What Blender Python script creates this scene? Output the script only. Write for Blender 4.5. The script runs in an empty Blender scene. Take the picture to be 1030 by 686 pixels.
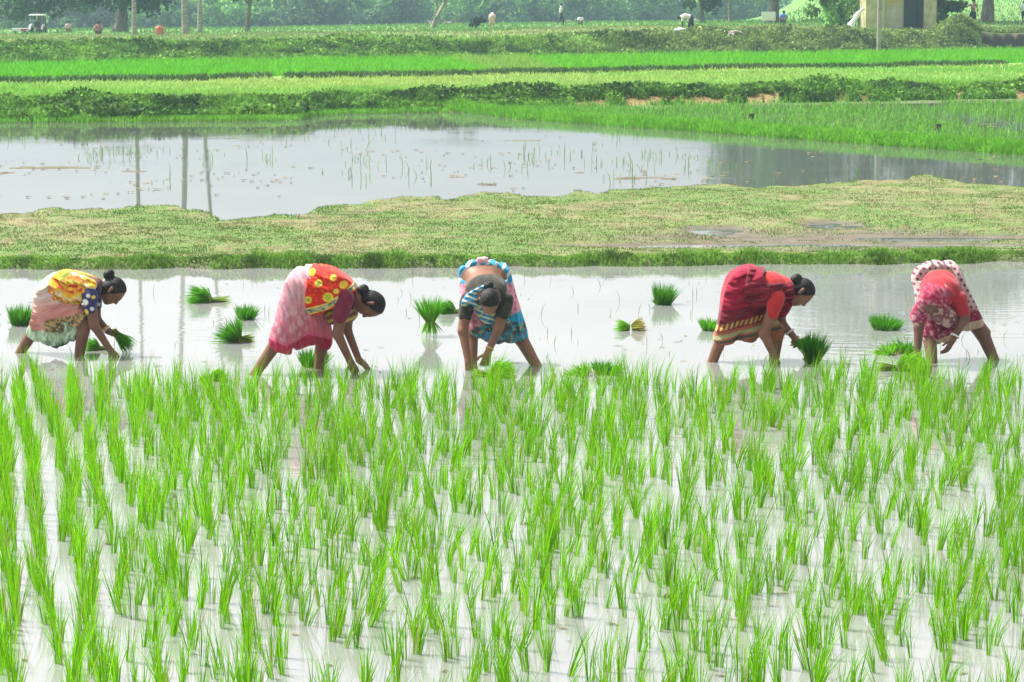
import bpy, math, random
import numpy as np
from mathutils import Vector, Matrix

random.seed(7)
RNG = np.random.default_rng(11)
SC = bpy.context.scene
COL = SC.collection

# ------------------------------------------------------------------ camera model
FPX, CAM_H = 2560.0, 2.9
TH = math.atan(343.0 / FPX)

def ray(u, v):
    xc, yc = (u - 515.0) / FPX, (343.0 - v) / FPX
    return np.array([xc, math.cos(TH) + yc * math.sin(TH), -math.sin(TH) + yc * math.cos(TH)])

def at_depth(u, v, d):
    r = ray(u, v)
    return np.array([0, 0, CAM_H]) + r * (d / r[1])

def at_z(u, v, z=0.0):
    r = ray(u, v)
    return np.array([0, 0, CAM_H]) + r * ((z - CAM_H) / r[2])

def photo_uv(P):
    x, y, z = P[..., 0], P[..., 1], P[..., 2] - CAM_H
    zc = y * math.cos(TH) - z * math.sin(TH)
    yc = y * math.sin(TH) + z * math.cos(TH)
    return 515 + FPX * x / zc, 343 - FPX * yc / zc

# ------------------------------------------------------------------ noise
def _hash(ix, iy, s):
    h = (ix.astype(np.int64) * 374761393 + iy.astype(np.int64) * 668265263 + s * 974634777) & 0x7FFFFFFF
    h = ((h ^ (h >> 13)) * 1274126177) & 0x7FFFFFFF
    return ((h ^ (h >> 16)) & 0xFFFF) / 65535.0

def vnoise(x, y, s=0):
    x = np.asarray(x, float); y = np.asarray(y, float)
    ix, iy = np.floor(x), np.floor(y)
    fx, fy = x - ix, y - iy
    fx = fx * fx * (3 - 2 * fx); fy = fy * fy * (3 - 2 * fy)
    a = _hash(ix, iy, s); b = _hash(ix + 1, iy, s); c = _hash(ix, iy + 1, s); d = _hash(ix + 1, iy + 1, s)
    return (a * (1 - fx) + b * fx) * (1 - fy) + (c * (1 - fx) + d * fx) * fy

def fbm(x, y, s=0, o=4):
    t, a, n = 0.0, 0.5, 0.0
    for i in range(o):
        t = t + a * vnoise(x * 2 ** i, y * 2 ** i, s + i); n += a; a *= 0.55
    return t / n

def sstep(t):
    t = np.clip(t, 0, 1)
    return t * t * (3 - 2 * t)

def mixc(a, b, t):
    a = np.asarray(a, float); b = np.asarray(b, float)
    t = np.asarray(t, float)[..., None]
    return a * (1 - t) + b * t

# ------------------------------------------------------------------ objects
def tag(o, label=None, cat=None, group=None, kind=None):
    if label: o['label'] = label
    if cat: o['category'] = cat
    if group: o['group'] = group
    if kind: o['kind'] = kind
    return o

def empty(name, loc, label=None, cat=None, group=None, kind=None):
    o = bpy.data.objects.new(name, None)
    o.empty_display_size = 0.2
    o.location = loc
    COL.objects.link(o)
    return tag(o, label, cat, group, kind)

def mesh_np(name, V, F, col=None, mat=None, smooth=False):
    V = np.asarray(V, np.float32); F = np.asarray(F, np.int32)
    me = bpy.data.meshes.new(name)
    n, k = F.shape
    me.vertices.add(len(V)); me.vertices.foreach_set('co', V.ravel())
    me.loops.add(n * k); me.loops.foreach_set('vertex_index', F.ravel())
    me.polygons.add(n)
    me.polygons.foreach_set('loop_start', np.arange(0, n * k, k, dtype=np.int32))
    me.polygons.foreach_set('use_smooth', np.full(n, smooth, bool))
    if col is not None:
        ca = me.attributes.new('Col', 'FLOAT_COLOR', 'POINT')
        c = np.ones((len(V), 4), np.float32); c[:, :3] = col
        ca.data.foreach_set('color', c.ravel())
    me.update(calc_edges=True); me.validate()
    if mat: me.materials.append(mat)
    return me

def link(name, me, parent=None, loc=None):
    """world-space mesh -> object whose origin is the parent's place (or loc)"""
    o = bpy.data.objects.new(name, me)
    COL.objects.link(o)
    if parent is not None:
        o.parent = parent
    if loc is not None:
        o.location = loc
    return o

class MB:
    """collects faces (tris and quads kept as polygons) in world space"""
    def __init__(s): s.v, s.f, s.sm = [], [], []
    def add(s, vs, fs, smooth=False):
        n = len(s.v); s.v += [tuple(map(float, p)) for p in vs]
        s.f += [[i + n for i in f] for f in fs]; s.sm += [smooth] * len(fs)
    def box(s, c, size, rot=None, taper=1.0):
        hx, hy, hz = [q / 2 for q in size]
        vs = []
        for z in (-hz, hz):
            k = taper if z > 0 else 1.0
            for x, y in ((-hx, -hy), (hx, -hy), (hx, hy), (-hx, hy)):
                vs.append(Vector((x * k, y * k, z)))
        if rot is not None: vs = [rot @ p for p in vs]
        vs = [p + Vector(c) for p in vs]
        s.add(vs, [(3, 2, 1, 0), (4, 5, 6, 7), (0, 1, 5, 4), (1, 2, 6, 5), (2, 3, 7, 6), (3, 0, 4, 7)])
    def tube(s, pts, rads, seg=10, cap=True):
        pts = [Vector(p) for p in pts]
        if not hasattr(rads, '__len__'): rads = [rads] * len(pts)
        vs, fs = [], []
        for i, p in enumerate(pts):
            t = (pts[min(i + 1, len(pts) - 1)] - pts[max(i - 1, 0)]).normalized()
            a = t.cross(Vector((0, 0, 1)) if abs(t.z) < 0.9 else Vector((0, 1, 0))).normalized()
            b = t.cross(a)
            for k in range(seg):
                w = 2 * math.pi * k / seg
                vs.append(p + (a * math.cos(w) + b * math.sin(w)) * rads[i])
        for i in range(len(pts) - 1):
            for k in range(seg):
                k2 = (k + 1) % seg
                fs.append((i * seg + k, i * seg + k2, (i + 1) * seg + k2, (i + 1) * seg + k))
        s.add(vs, fs, True)
        if cap:
            s.add(vs[:seg], [list(range(seg))]); s.add(vs[-seg:], [list(range(seg))[::-1]])
    def lathe(s, c, prof, seg=20, axis='z'):
        vs, fs = [], []
        for r, h in prof:
            for k in range(seg):
                w = 2 * math.pi * k / seg
                q = (r * math.cos(w), r * math.sin(w), h)
                if axis == 'y': q = (q[0], q[2], q[1])
                if axis == 'x': q = (q[2], q[0], q[1])
                vs.append(Vector(q) + Vector(c))
        for i in range(len(prof) - 1):
            for k in range(seg):
                k2 = (k + 1) % seg
                fs.append((i * seg + k, i * seg + k2, (i + 1) * seg + k2, (i + 1) * seg + k))
        s.add(vs, fs, True)
    def build(s, name, mat, parent=None, loc=None, bevel=0):
        me = bpy.data.meshes.new(name)
        L = Vector(loc) if loc is not None else (Vector(parent.matrix_world.translation) if parent is not None else Vector((0, 0, 0)))
        if parent is not None:
            L = world_loc(parent)
        me.from_pydata([Vector(p) - L for p in s.v], [], s.f)
        me.polygons.foreach_set('use_smooth', s.sm)
        me.materials.append(mat); me.update()
        o = link(name, me, parent, None if parent is not None else L)
        if bevel:
            m = o.modifiers.new('Bevel', 'BEVEL'); m.width = bevel; m.segments = 2; m.limit_method = 'ANGLE'
        return o

def world_loc(o):
    L = Vector((0, 0, 0))
    while o is not None:
        L += o.location; o = o.parent
    return L

# ------------------------------------------------------------------ materials
def nt(mat):
    mat.use_nodes = True
    t = mat.node_tree; t.nodes.clear()
    return t, t.nodes, t.links

def mat_col(name, rough=0.8, transl=0.0, bump=0.0, bscale=60.0, spec=0.3, vary=0.12, vscale=9.0, sheen=0.0):
    """colour from the mesh's own Col attribute, broken up by noise"""
    m = bpy.data.materials.new(name); t, N, L = nt(m)
    out = N.new('ShaderNodeOutputMaterial')
    at = N.new('ShaderNodeAttribute'); at.attribute_name = 'Col'
    tc = N.new('ShaderNodeTexCoord')
    no = N.new('ShaderNodeTexNoise'); no.inputs['Scale'].default_value = vscale; no.inputs['Detail'].default_value = 5
    L.new(tc.outputs['Object'], no.inputs['Vector'])
    mr = N.new('ShaderNodeMapRange'); mr.inputs['From Min'].default_value = 0.3; mr.inputs['From Max'].default_value = 0.7
    mr.inputs['To Min'].default_value = 1 - vary; mr.inputs['To Max'].default_value = 1 + vary
    L.new(no.outputs['Fac'], mr.inputs['Value'])
    mx = N.new('ShaderNodeVectorMath'); mx.operation = 'SCALE'
    L.new(at.outputs['Color'], mx.inputs[0]); L.new(mr.outputs['Result'], mx.inputs['Scale'])
    p = N.new('ShaderNodeBsdfPrincipled')
    p.inputs['Roughness'].default_value = rough
    p.inputs['Specular IOR Level'].default_value = spec
    if sheen: p.inputs['Sheen Weight'].default_value = sheen
    L.new(mx.outputs['Vector'], p.inputs['Base Color'])
    if bump:
        b = N.new('ShaderNodeBump'); b.inputs['Strength'].default_value = bump; b.inputs['Distance'].default_value = 0.01
        n2 = N.new('ShaderNodeTexNoise'); n2.inputs['Scale'].default_value = bscale; n2.inputs['Detail'].default_value = 6
        L.new(tc.outputs['Object'], n2.inputs['Vector']); L.new(n2.outputs['Fac'], b.inputs['Height'])
        L.new(b.outputs['Normal'], p.inputs['Normal'])
    sh = p.outputs['BSDF']
    if transl:
        tr = N.new('ShaderNodeBsdfTranslucent'); L.new(mx.outputs['Vector'], tr.inputs['Color'])
        ms = N.new('ShaderNodeMixShader'); ms.inputs['Fac'].default_value = transl
        L.new(sh, ms.inputs[1]); L.new(tr.outputs['BSDF'], ms.inputs[2]); sh = ms.outputs['Shader']
    L.new(sh, out.inputs['Surface'])
    return m

def mat_plain(name, c1, c2=None, rough=0.7, scale=6.0, bump=0.15, spec=0.3, metal=0.0, stretch=(1, 1, 1), detail=6):
    m = bpy.data.materials.new(name); t, N, L = nt(m)
    out = N.new('ShaderNodeOutputMaterial'); p = N.new('ShaderNodeBsdfPrincipled')
    p.inputs['Roughness'].default_value = rough; p.inputs['Specular IOR Level'].default_value = spec
    p.inputs['Metallic'].default_value = metal
    tc = N.new('ShaderNodeTexCoord'); mp = N.new('ShaderNodeMapping'); mp.inputs['Scale'].default_value = stretch
    L.new(tc.outputs['Object'], mp.inputs['Vector'])
    no = N.new('ShaderNodeTexNoise'); no.inputs['Scale'].default_value = scale; no.inputs['Detail'].default_value = detail
    no.inputs['Roughness'].default_value = 0.65
    L.new(mp.outputs['Vector'], no.inputs['Vector'])
    r = N.new('ShaderNodeValToRGB')
    c2 = c2 or tuple(q * 0.7 for q in c1)
    r.color_ramp.elements[0].position = 0.35; r.color_ramp.elements[0].color = (*c2, 1)
    r.color_ramp.elements[1].position = 0.62; r.color_ramp.elements[1].color = (*c1, 1)
    L.new(no.outputs['Fac'], r.inputs['Fac']); L.new(r.outputs['Color'], p.inputs['Base Color'])
    if bump:
        b = N.new('ShaderNodeBump'); b.inputs['Strength'].default_value = bump; b.inputs['Distance'].default_value = 0.02
        L.new(no.outputs['Fac'], b.inputs['Height']); L.new(b.outputs['Normal'], p.inputs['Normal'])
    L.new(p.outputs['BSDF'], out.inputs['Surface'])
    return m

M_RICE = mat_col('rice_leaf', rough=0.6, transl=0.42, spec=0.15, vary=0.15, vscale=5)
M_LEAF = mat_col('leaf', rough=0.65, transl=0.3, spec=0.2, vary=0.2, vscale=1.2)
M_GRASS = mat_col('grass_blade', rough=0.7, transl=0.35, spec=0.2, vary=0.2, vscale=1.5)
M_GROUND = mat_col('ground_soil_and_turf', rough=0.9, bump=0.5, bscale=9, spec=0.15, vary=0.22, vscale=4)
M_SKIN = mat_col('brown_skin', rough=0.5, spec=0.28, vary=0.08, vscale=25)
M_HAIR = mat_col('black_hair', rough=0.5, spec=0.22, bump=0.5, bscale=140, vary=0.3, vscale=60)
M_CLOTH = mat_col('cotton_cloth', rough=0.85, spec=0.15, bump=0.35, bscale=70, vary=0.10, vscale=18, sheen=0.15)
M_BARK = mat_plain('bark', (0.26, 0.22, 0.18), (0.13, 0.10, 0.08), rough=0.9, scale=5, bump=0.6, stretch=(1, 1, 0.3))
M_PALE_BARK = mat_plain('pale_bark', (0.36, 0.33, 0.28), (0.17, 0.15, 0.12), rough=0.9, scale=4, bump=0.5, stretch=(0.6, 0.6, 2.5))
HAZE = 0.00048
SUN_EL, SUN_AZ, SUN_E, SUN_SIZE = 58, -62, 4.6, 0.8
SKY_E, SKY_SAT, EXPO = 0.15, 0.16, 0.78
# ------------------------------------------------------------------ terrain
def cv(us, vs):
    return lambda u: np.interp(u, us, vs)

y_near = cv([-400, 0, 300, 515, 800, 1030, 1400], [273, 272, 270.5, 269.5, 267, 264, 262])
y_far = cv([-400, 0, 30, 60, 110, 200, 262, 275, 320, 370, 405, 425, 450, 470, 488, 505, 530, 560, 580, 640, 720, 780, 870, 930, 985, 1030, 1400],
           [214, 214, 212, 207, 209, 210, 216, 213, 211, 207, 202, 203, 200, 193, 189, 191, 195, 196, 192, 192, 189, 188, 186, 182, 186, 191, 194])
y_b1 = cv([-400, 0, 150, 300, 325, 500, 650, 1030, 1400], [120, 120, 119, 117, 112, 108, 105, 98, 95])
y_diag = cv([-400, 440, 520, 1030, 1400], [60, 108, 117, 153, 180])
y_sb = cv([-400, 0, 300, 500, 1030, 1400], [86, 82, 77.5, 73, 63, 60])
y_b2 = cv([-400, 0, 480, 1030, 1400], [68, 64, 57, 49.5, 46])
z_top = cv([-400, 0, 250, 500, 700, 860, 1030, 1400], [1.02, 1.03, 1.05, 1.12, 1.30, 1.36, 1.25, 1.25])
y_r = cv([-400, 0, 260, 500, 650, 780, 1030, 1400], [36, 35, 33, 28, 25.5, 24.5, 28, 28])
G = FPX * CAM_H
G2 = FPX * (CAM_H - 0.36)

def terrain(u, d, detail=True):
    u = np.asarray(u, float); d = np.asarray(d, float)
    x = (u - 515) / FPX * d
    n1 = fbm(x * 0.9, d * 0.9, 3) - 0.5
    n2 = fbm(x * 3.1, d * 3.1, 9) - 0.5
    z = np.full(np.broadcast(u, d).shape, -0.15)
    # grass bund between the two flooded fields
    dn = G / y_near(u) + 0.25 * (vnoise(x * 2.2, d * 0 + 2, 5) - 0.5)
    df = G / y_far(u) + 3.2 * (fbm(x * 0.8, d * 0 + 4, 15, 5) - 0.5) + 1.6 * (vnoise(x * 3.1, d * 0.6, 25) - .5) * vnoise(x * .6, d * 0, 26)
    t1, t2 = d - dn, df - d
    wet = sstep((u - 520) / 200) * sstep((5.2 - t1) / 2) * sstep((t1 - 0.9) / 0.8)
    zin = 0.055 + 0.055 * np.exp(-np.maximum(t1, 0) / 0.8) + 0.06 * n1 + 0.035 * n2 - 0.034 * wet
    z = z + (zin + 0.15) * sstep(t1 / 0.32) * sstep((t2 + 0.55) / 0.9)
    for (pu, pv, ru, rd, dz) in ((722, 231, 24, 0.45, .085), (838, 226, 22, 0.5, .11), (660, 247.5, 50, .16, .075), (585, 249, 36, .14, .075),
                                 (800, 246, 90, .14, .065), (960, 240, 60, .25, .07), (985, 247, 60, .16, .07)):
        pd = G / pv
        z = z - dz * np.clip(0.95 + 2.6 * n2 + 1.6 * n1, 0.1, 1.5) * np.exp(-((u - pu) / (ru * 1.25)) ** 2 - ((d - pd) / (rd * 1.15)) ** 2)
    # mud spits showing through the pond
    for (pu, pv, ru, rd, dz) in ((45, 167, 70, .35, .19), (15, 173, 22, .5, .2), (130, 171, 50, .35, .16), (575, 172, 55, .5, .165), (650, 178, 60, .4, .15),
                                 (300, 187, 60, .3, .1), (860, 174, 90, .3, .08), (960, 178, 70, .3, .07), (480, 184, 40, .3, .12), (520, 140, 60, .5, .13), (250, 138, 80, .5, .12)):
        pd = G / pv
        sp = 1.25 * dz * (0.8 + 2.6 * n2) * np.exp(-((u - pu) / ru) ** 2 - ((d - pd) / rd) ** 2)
        z = np.where((sp > 0.01) & (z < 0.0), np.minimum(z + sp, 0.014), z)
    # far edge of the pond: bank one
    db = G / y_b1(u) + 0.5 * (vnoise(x * 0.5, d * 0, 6) - 0.5)
    t = d - db
    ledge = sstep((t + 2.2) / 1.2) * 0.19
    bank = sstep(t / 1.5) * (0.27 + 0.09 * (fbm(x * .7, d * 0, 4) - .5))
    z = z + np.where(d > 44, ledge + bank - 0.03 * sstep((t - 2) / 3), 0)
    # diagonal low strip and the wet field behind it
    dd = G / y_diag(u)
    on = sstep((u - 430) / 60)
    w = 0.75 + 0.2 * n1
    z = z + on * 0.24 * np.exp(-((d - dd) / w) ** 2)
    z = z + on * sstep((d - dd) / 1.0) * sstep((db - 1.4 - d) / 1.2) * (0.135 + 0.05 * n1)
    # small bund between the far strips
    ds = G2 / y_sb(u)
    z = z + 0.13 * np.exp(-((d - ds) / 0.7) ** 2)
    # bank two
    d2 = G2 / y_b2(u)
    t = d - d2
    zt = z_top(u) - 0.36
    cutb = sstep((u - 982) / 5)
    z = z + (sstep(t / 4.0) * (1 - cutb) + sstep((t - 1.9) / 0.9) * cutb) * zt * (1 + 0.12 * n1 * (1 - cutb))
    # mound beside the pump house
    z = z + 0.80 * np.exp(-((u - 962) / 17) ** 2 - ((d - (d2 + 4.2)) / 2.0) ** 2)
    z = z - 0.24 * np.exp(-((u - 926) / 9) ** 2 - ((d - (d2 + 4)) / 2.5) ** 2)
    # plateau
    zr = 2.9 - y_r(u) * 150 / FPX
    z = z + sstep((d - d2 - 6) / (146 - d2)) * (zr - z_top(u))
    z = z - 0.12 * sstep((d - 151) / 8) - sstep((790 - u) / 60) * (1.35 + 1.0 * sstep((400 - u) / 200)) * sstep((d - 190) / 100)
    z = z - 0.5 * np.exp(-((u - 34) / 30) ** 2 - ((d - 185) / 9) ** 2)
    hill = sstep((u - 775) / 60)
    z = z + hill * (0.25 * sstep((d - 151) / 8) + 5.0 * sstep((d - 165) / 150))
    z = z + np.where(d > 75, 0.05 * n1, 0)
    return z

def tz(u, d):
    return float(terrain(np.array([float(u)]), np.array([float(d)]))[0])

def ground_at(u, d):
    return np.array([(u - 515) / FPX * d, d, tz(u, d)])

us = np.concatenate([np.linspace(-1600, -140, 40), np.arange(-130, 1165, 4.0), np.linspace(1180, 2700, 40)])
ds_ = np.concatenate([np.linspace(2, 26.6, 40), np.arange(26.7, 29.2, 0.06), np.arange(29.2, 41, 0.14), np.arange(41, 60, .3), np.arange(60, 82, 0.3),
                      np.arange(82, 150, 0.45), np.arange(150, 330, 4), np.geomspace(335, 4000, 24)])
U, D = np.meshgrid(us, ds_)
Zt = terrain(U, D)
X = (U - 515) / FPX * D
V = np.stack([X, D, Zt], -1).reshape(-1, 3)
nu, nd = len(us), len(ds_)
ii = (np.arange(nd - 1)[:, None] * nu + np.arange(nu - 1)[None, :]).ravel()
Fq = np.stack([ii, ii + 1, ii + nu + 1, ii + nu], 1)

MUD = (0.20, 0.17, 0.13); WETMUD = (0.13, 0.11, 0.085); TURF = (0.115, 0.175, 0.05); DRY = (0.175, 0.18, 0.08)
ORANGE = (0.23, 0.155, 0.07); FIELD = (0.15, 0.33, 0.07); BANKSHADE = (0.02, 0.019, 0.016); PATH = (0.34, 0.28, 0.21)

def ground_col(u, d, z):
    x = (u - 515) / FPX * d
    a = fbm(x * 0.55, d * 0.35, 21); b = fbm(x * 2.5, d * 1.6, 31); c3 = fbm(x * 6, d * 4, 41)
    c = np.zeros(u.shape + (3,)) + np.array(MUD)
    bund = (d > 26.5) & (d < 43)
    dry = sstep((a * 0.6 + b * 0.6 - 0.48) / 0.30) * .85
    lip = np.exp(-np.maximum(d - G / y_near(u), 0) / 0.55)
    cb = mixc(TURF, DRY, dry * (1 - 0.8 * lip))
    bare = sstep((0.38 - fbm(x * 1.5, d * 1.0, 47)) / .06) * (1 - lip)
    cb = mixc(cb, (0.20, 0.17, 0.09), bare * .6)
    cb = mixc(cb, (0.15, 0.105, 0.06), sstep((c3 - 0.62) / 0.1) * 0.7)
    cb = mixc(WETMUD, cb, sstep((z - 0.008) / 0.035))
    c = np.where(bund[..., None], cb, c)
    far = d > 43
    db = G / y_b1(u); t = d - db
    cf = mixc((0.10, 0.17, 0.05), (0.14, 0.24, 0.06), b)
    # orange earth where the bank has slumped
    so = np.zeros(u.shape)
    for pu, ru in ((640, 46), (600, 16), (700, 50), (765, 22), (845, 14), (962, 14), (1026, 14), (585, 10), (868, 10)):
        so = np.maximum(so, np.exp(-((u - pu) / ru) ** 2))
    so = so * sstep((1.25 - t) / 0.4) * sstep((t + 0.9) / 0.4)
    cf = mixc(cf, ORANGE, sstep((so * 1.1 + 1.3 * (b - 0.5) + .9 * (c3 - .5) - 0.45) / 0.2))
    fld = (t > 1.8)
    ds = G2 / y_sb(u); d2 = G2 / y_b2(u)
    cfield = mixc(FIELD, (0.27, 0.33, 0.10), sstep((fbm(x * .15, d * .15, 77) - 0.4) / 0.25))
    cf = np.where(fld[..., None], cfield, cf)
    bk2 = (d > d2 - 0.5)
    cb2 = mixc((0.085, 0.12, 0.045), (0.20, 0.17, 0.10), sstep((b - 0.45) / 0.2))
    cf = np.where(bk2[..., None], cb2, cf)
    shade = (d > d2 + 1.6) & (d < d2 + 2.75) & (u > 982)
    cf = np.where(shade[..., None], np.array(BANKSHADE), cf)  # shade on the steep right end of bank two, painted as near-black ground colour
    crest = d > d2 + 5.5
    pth = sstep((fbm(x * .08, d * .5, 8) - 0.36) / 0.1) * sstep((d2 + 13 - d) / 3)
    cp = mixc((0.15, 0.27, 0.07), PATH, pth * sstep((620 - u) / 100))
    cf = np.where(crest[..., None], cp, cf)
    wide = (d > 150)
    cf = np.where(wide[..., None], mixc((0.10, 0.22, 0.05), (0.15, 0.26, 0.07), a), cf)
    cf = mixc(WETMUD, cf, sstep((z - 0.0) / 0.05))
    return np.where(far[..., None], cf, c)

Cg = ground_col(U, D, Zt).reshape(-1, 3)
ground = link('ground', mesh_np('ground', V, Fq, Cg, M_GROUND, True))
tag(ground, 'muddy field ground with low grassy bunds and stepped earth banks rising to the far trees', 'ground', kind='structure')

# ------------------------------------------------------------------ water
def make_water(nm, WATER_A, WATER_B, bump, rough):
    m = bpy.data.materials.new(nm); t, N, L = nt(m)
    out = N.new('ShaderNodeOutputMaterial'); p = N.new('ShaderNodeBsdfPrincipled')
    tc = N.new('ShaderNodeTexCoord')
    no = N.new('ShaderNodeTexNoise'); no.inputs['Scale'].default_value = 0.5; no.inputs['Detail'].default_value = 4
    L.new(tc.outputs['Object'], no.inputs['Vector'])
    r = N.new('ShaderNodeValToRGB')
    r.color_ramp.elements[0].position = 0.3; r.color_ramp.elements[0].color = (*WATER_A, 1)
    r.color_ramp.elements[1].position = 0.7; r.color_ramp.elements[1].color = (*WATER_B, 1)
    L.new(no.outputs['Fac'], r.inputs['Fac']); L.new(r.outputs['Color'], p.inputs['Base Color'])
    p.inputs['IOR'].default_value = 1.9; p.inputs['Roughness'].default_value = rough
    p.inputs['Specular IOR Level'].default_value = 0.5
    mp = N.new('ShaderNodeMapping'); mp.inputs['Scale'].default_value = (1.3, 3.2, 1)
    L.new(tc.outputs['Object'], mp.inputs['Vector'])
    n1 = N.new('ShaderNodeTexNoise'); n1.inputs['Scale'].default_value = 2.0; n1.inputs['Detail'].default_value = 2
    n1.inputs['Distortion'].default_value = 0.6
    L.new(mp.outputs['Vector'], n1.inputs['Vector'])
    mp2 = N.new('ShaderNodeMapping'); mp2.inputs['Scale'].default_value = (0.16, 0.3, 1)
    L.new(tc.outputs['Object'], mp2.inputs['Vector'])
    n2 = N.new('ShaderNodeTexNoise'); n2.inputs['Scale'].default_value = 1.0; n2.inputs['Detail'].default_value = 2
    L.new(mp2.outputs['Vector'], n2.inputs['Vector'])
    mr = N.new('ShaderNodeMapRange'); mr.inputs['From Min'].default_value = 0.42; mr.inputs['From Max'].default_value = 0.6
    mr.inputs['To Min'].default_value = 0.12; mr.inputs['To Max'].default_value = 1.0
    L.new(n2.outputs['Fac'], mr.inputs['Value'])
    mu = N.new('ShaderNodeMath'); mu.operation = 'MULTIPLY'
    L.new(n1.outputs['Fac'], mu.inputs[0]); L.new(mr.outputs['Result'], mu.inputs[1])
    b = N.new('ShaderNodeBump'); b.inputs['Strength'].default_value = 0.55; b.inputs['Distance'].default_value = bump
    L.new(mu.outputs['Value'], b.inputs['Height']); L.new(b.outputs['Normal'], p.inputs['Normal'])
    L.new(p.outputs['BSDF'], out.inputs['Surface'])
    return m

def sheet(name, y0, y1, mat, label, z=0.0):
    k = 1600 / FPX
    wv = [(-k * y0 - 2, y0, z), (k * y0 + 2, y0, z), (k * y1, y1, z), (-k * y1, y1, z)]
    return tag(link(name, mesh_np(name, wv, [[0, 1, 2, 3]], None, mat)), label, 'water', kind='structure')
sheet('water', 2, 31.0, make_water('muddy_paddy_water', (0.20, 0.202, 0.20), (0.25, 0.25, 0.245), 0.003, 0.03), 'pale muddy water flooding the rice field where the women work')
sheet('pond_water', 31.004, 80, make_water('still_pond_water', (0.09, 0.092, 0.09), (0.12, 0.12, 0.115), 0.003, 0.03), 'still reflecting water of the pond behind the grassy bund')

# ------------------------------------------------------------------ scattered blades and leaves
def blades(P, h, w, lean, az, bend=0.5):
    """P (n,3); lean (n,2) horizontal travel of the tip; three triangles a blade"""
    n = len(P)
    side = np.stack([np.cos(az), np.sin(az), np.zeros(n)], 1) * (w / 2)[:, None]
    tip = P + np.stack([lean[:, 0], lean[:, 1], h], 1)
    mid = P + np.stack([lean[:, 0] * 0.5 * (1 - bend), lean[:, 1] * 0.5 * (1 - bend), h * 0.55], 1)
    Vv = np.stack([P - side * 0.7, P + side * 0.7, mid - side, mid + side, tip], 1).reshape(-1, 3)
    b = (np.arange(n) * 5)[:, None]
    Ff = np.concatenate([b + [0, 1, 3], b + [0, 3, 2], b + [2, 3, 4]], 1).reshape(-1, 3)
    return Vv, Ff

def cards(P, size, nrm=None, elong=1.6):
    """bent diamond leaves with random facing"""
    n = len(P)
    a = RNG.normal(size=(n, 3)); a /= np.linalg.norm(a, axis=1)[:, None]
    b = RNG.normal(size=(n, 3)); b -= a * (a * b).sum(1)[:, None]; b /= np.linalg.norm(b, axis=1)[:, None]
    c = np.cross(a, b)
    s = size[:, None]
    Vv = np.stack([P - a * s * elong / 2, P + b * s / 2 + c * s * 0.12, P + a * s * elong / 2, P - b * s / 2 + c * s * 0.12], 1).reshape(-1, 3)
    Ff = (np.arange(n) * 4)[:, None] + np.array([0, 1, 2, 3])
    return Vv, Ff

def scatter(n, u0, u1, d0, d1):
    """even over the ground: d0,d1 functions of u or numbers"""
    u = RNG.uniform(u0, u1, n)
    a = d0(u) if callable(d0) else np.full(n, d0); b = d1(u) if callable(d1) else np.full(n, d1)
    d = a + (b - a) * RNG.uniform(0, 1, n)
    return u, d

def gpos(u, d, dz=0.0):
    z = terrain(u, d)
    return np.stack([(u - 515) / FPX * d, d, z + dz], 1)

def per(c, k):
    return np.repeat(c, k, axis=0)

def jitter_col(base, n, amt=0.25, hue=0.12):
    base = np.asarray(base, float)
    base = np.broadcast_to(base, (n, 3))
    l = RNG.uniform(1 - amt, 1 + amt, n)[:, None]
    hsh = RNG.uniform(-hue, hue, n)[:, None] * np.array([1.0, 0.15, 0.3])
    return np.clip(base * l * (1 + hsh), 0.003, 0.9)

def turf(name, u, d, hgt, wid, colfn, label, cat, mat=M_GRASS, keep=None, spread=0.6, minz=0.012):
    P = gpos(u, d, -0.01)
    ok = P[:, 2] > minz - 0.01
    if keep is not None: ok &= keep(u, d, P)
    u, d, P = u[ok], d[ok], P[ok]
    n = len(P)
    h = hgt(u, d) if callable(hgt) else np.full(n, hgt)
    h = h * RNG.uniform(0.5, 1.25, n)
    w = np.full(n, wid) * RNG.uniform(0.7, 1.3, n)
    lean = RNG.normal(size=(n, 2)) * (h * spread * 0.5)[:, None]
    Vv, Ff = blades(P, h, w, lean, RNG.uniform(-0.9, 0.9, n))
    c = colfn(u, d, n)
    o = link(name, mesh_np(name, Vv, Ff, per(c, 5), mat))
    return tag(o, label, cat, kind='stuff')

# short turf of the bund
def bund_col(u, d, n):
    x = (u - 515) / FPX * d
    a = fbm(x * 0.55, d * 0.35, 21); b = fbm(x * 2.5, d * 1.6, 31)
    lip = np.exp(-np.maximum(d - G / y_near(u), 0) / 0.5)
    dry = np.clip(sstep((a * 0.6 + b * 0.6 - 0.50 + RNG.normal(size=n) * 0.07) / 0.34) * (1 - 0.85 * lip), 0, 1)
    return jitter_col(mixc((0.105, 0.20, 0.04), (0.185, 0.215, 0.075), dry), n, 0.26)
u, d = scatter(152000, -160, 1190, lambda u: G / y_near(u) + 0.15, lambda u: G / y_far(u) + 2.4)
turf('bund_grass', u, d, lambda u, d: .014 + .034 * fbm(u * .05, d * 2.2, 44) ** 1.5, 0.009, bund_col, 'short green and straw coloured turf covering the wide bund behind the workers', 'grass',
     keep=lambda u, d, P: fbm(P[:, 0] * 1.5, d * 1.0, 47) + .25 * (fbm(P[:, 0] * 7, d * 4, 48) - .5) > 0.33 + RNG.normal(size=len(u)) * .07)
u, d = scatter(49000, -160, 1190, lambda u: G / y_near(u) - 0.05, lambda u: G / y_near(u) + 0.5)
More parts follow.
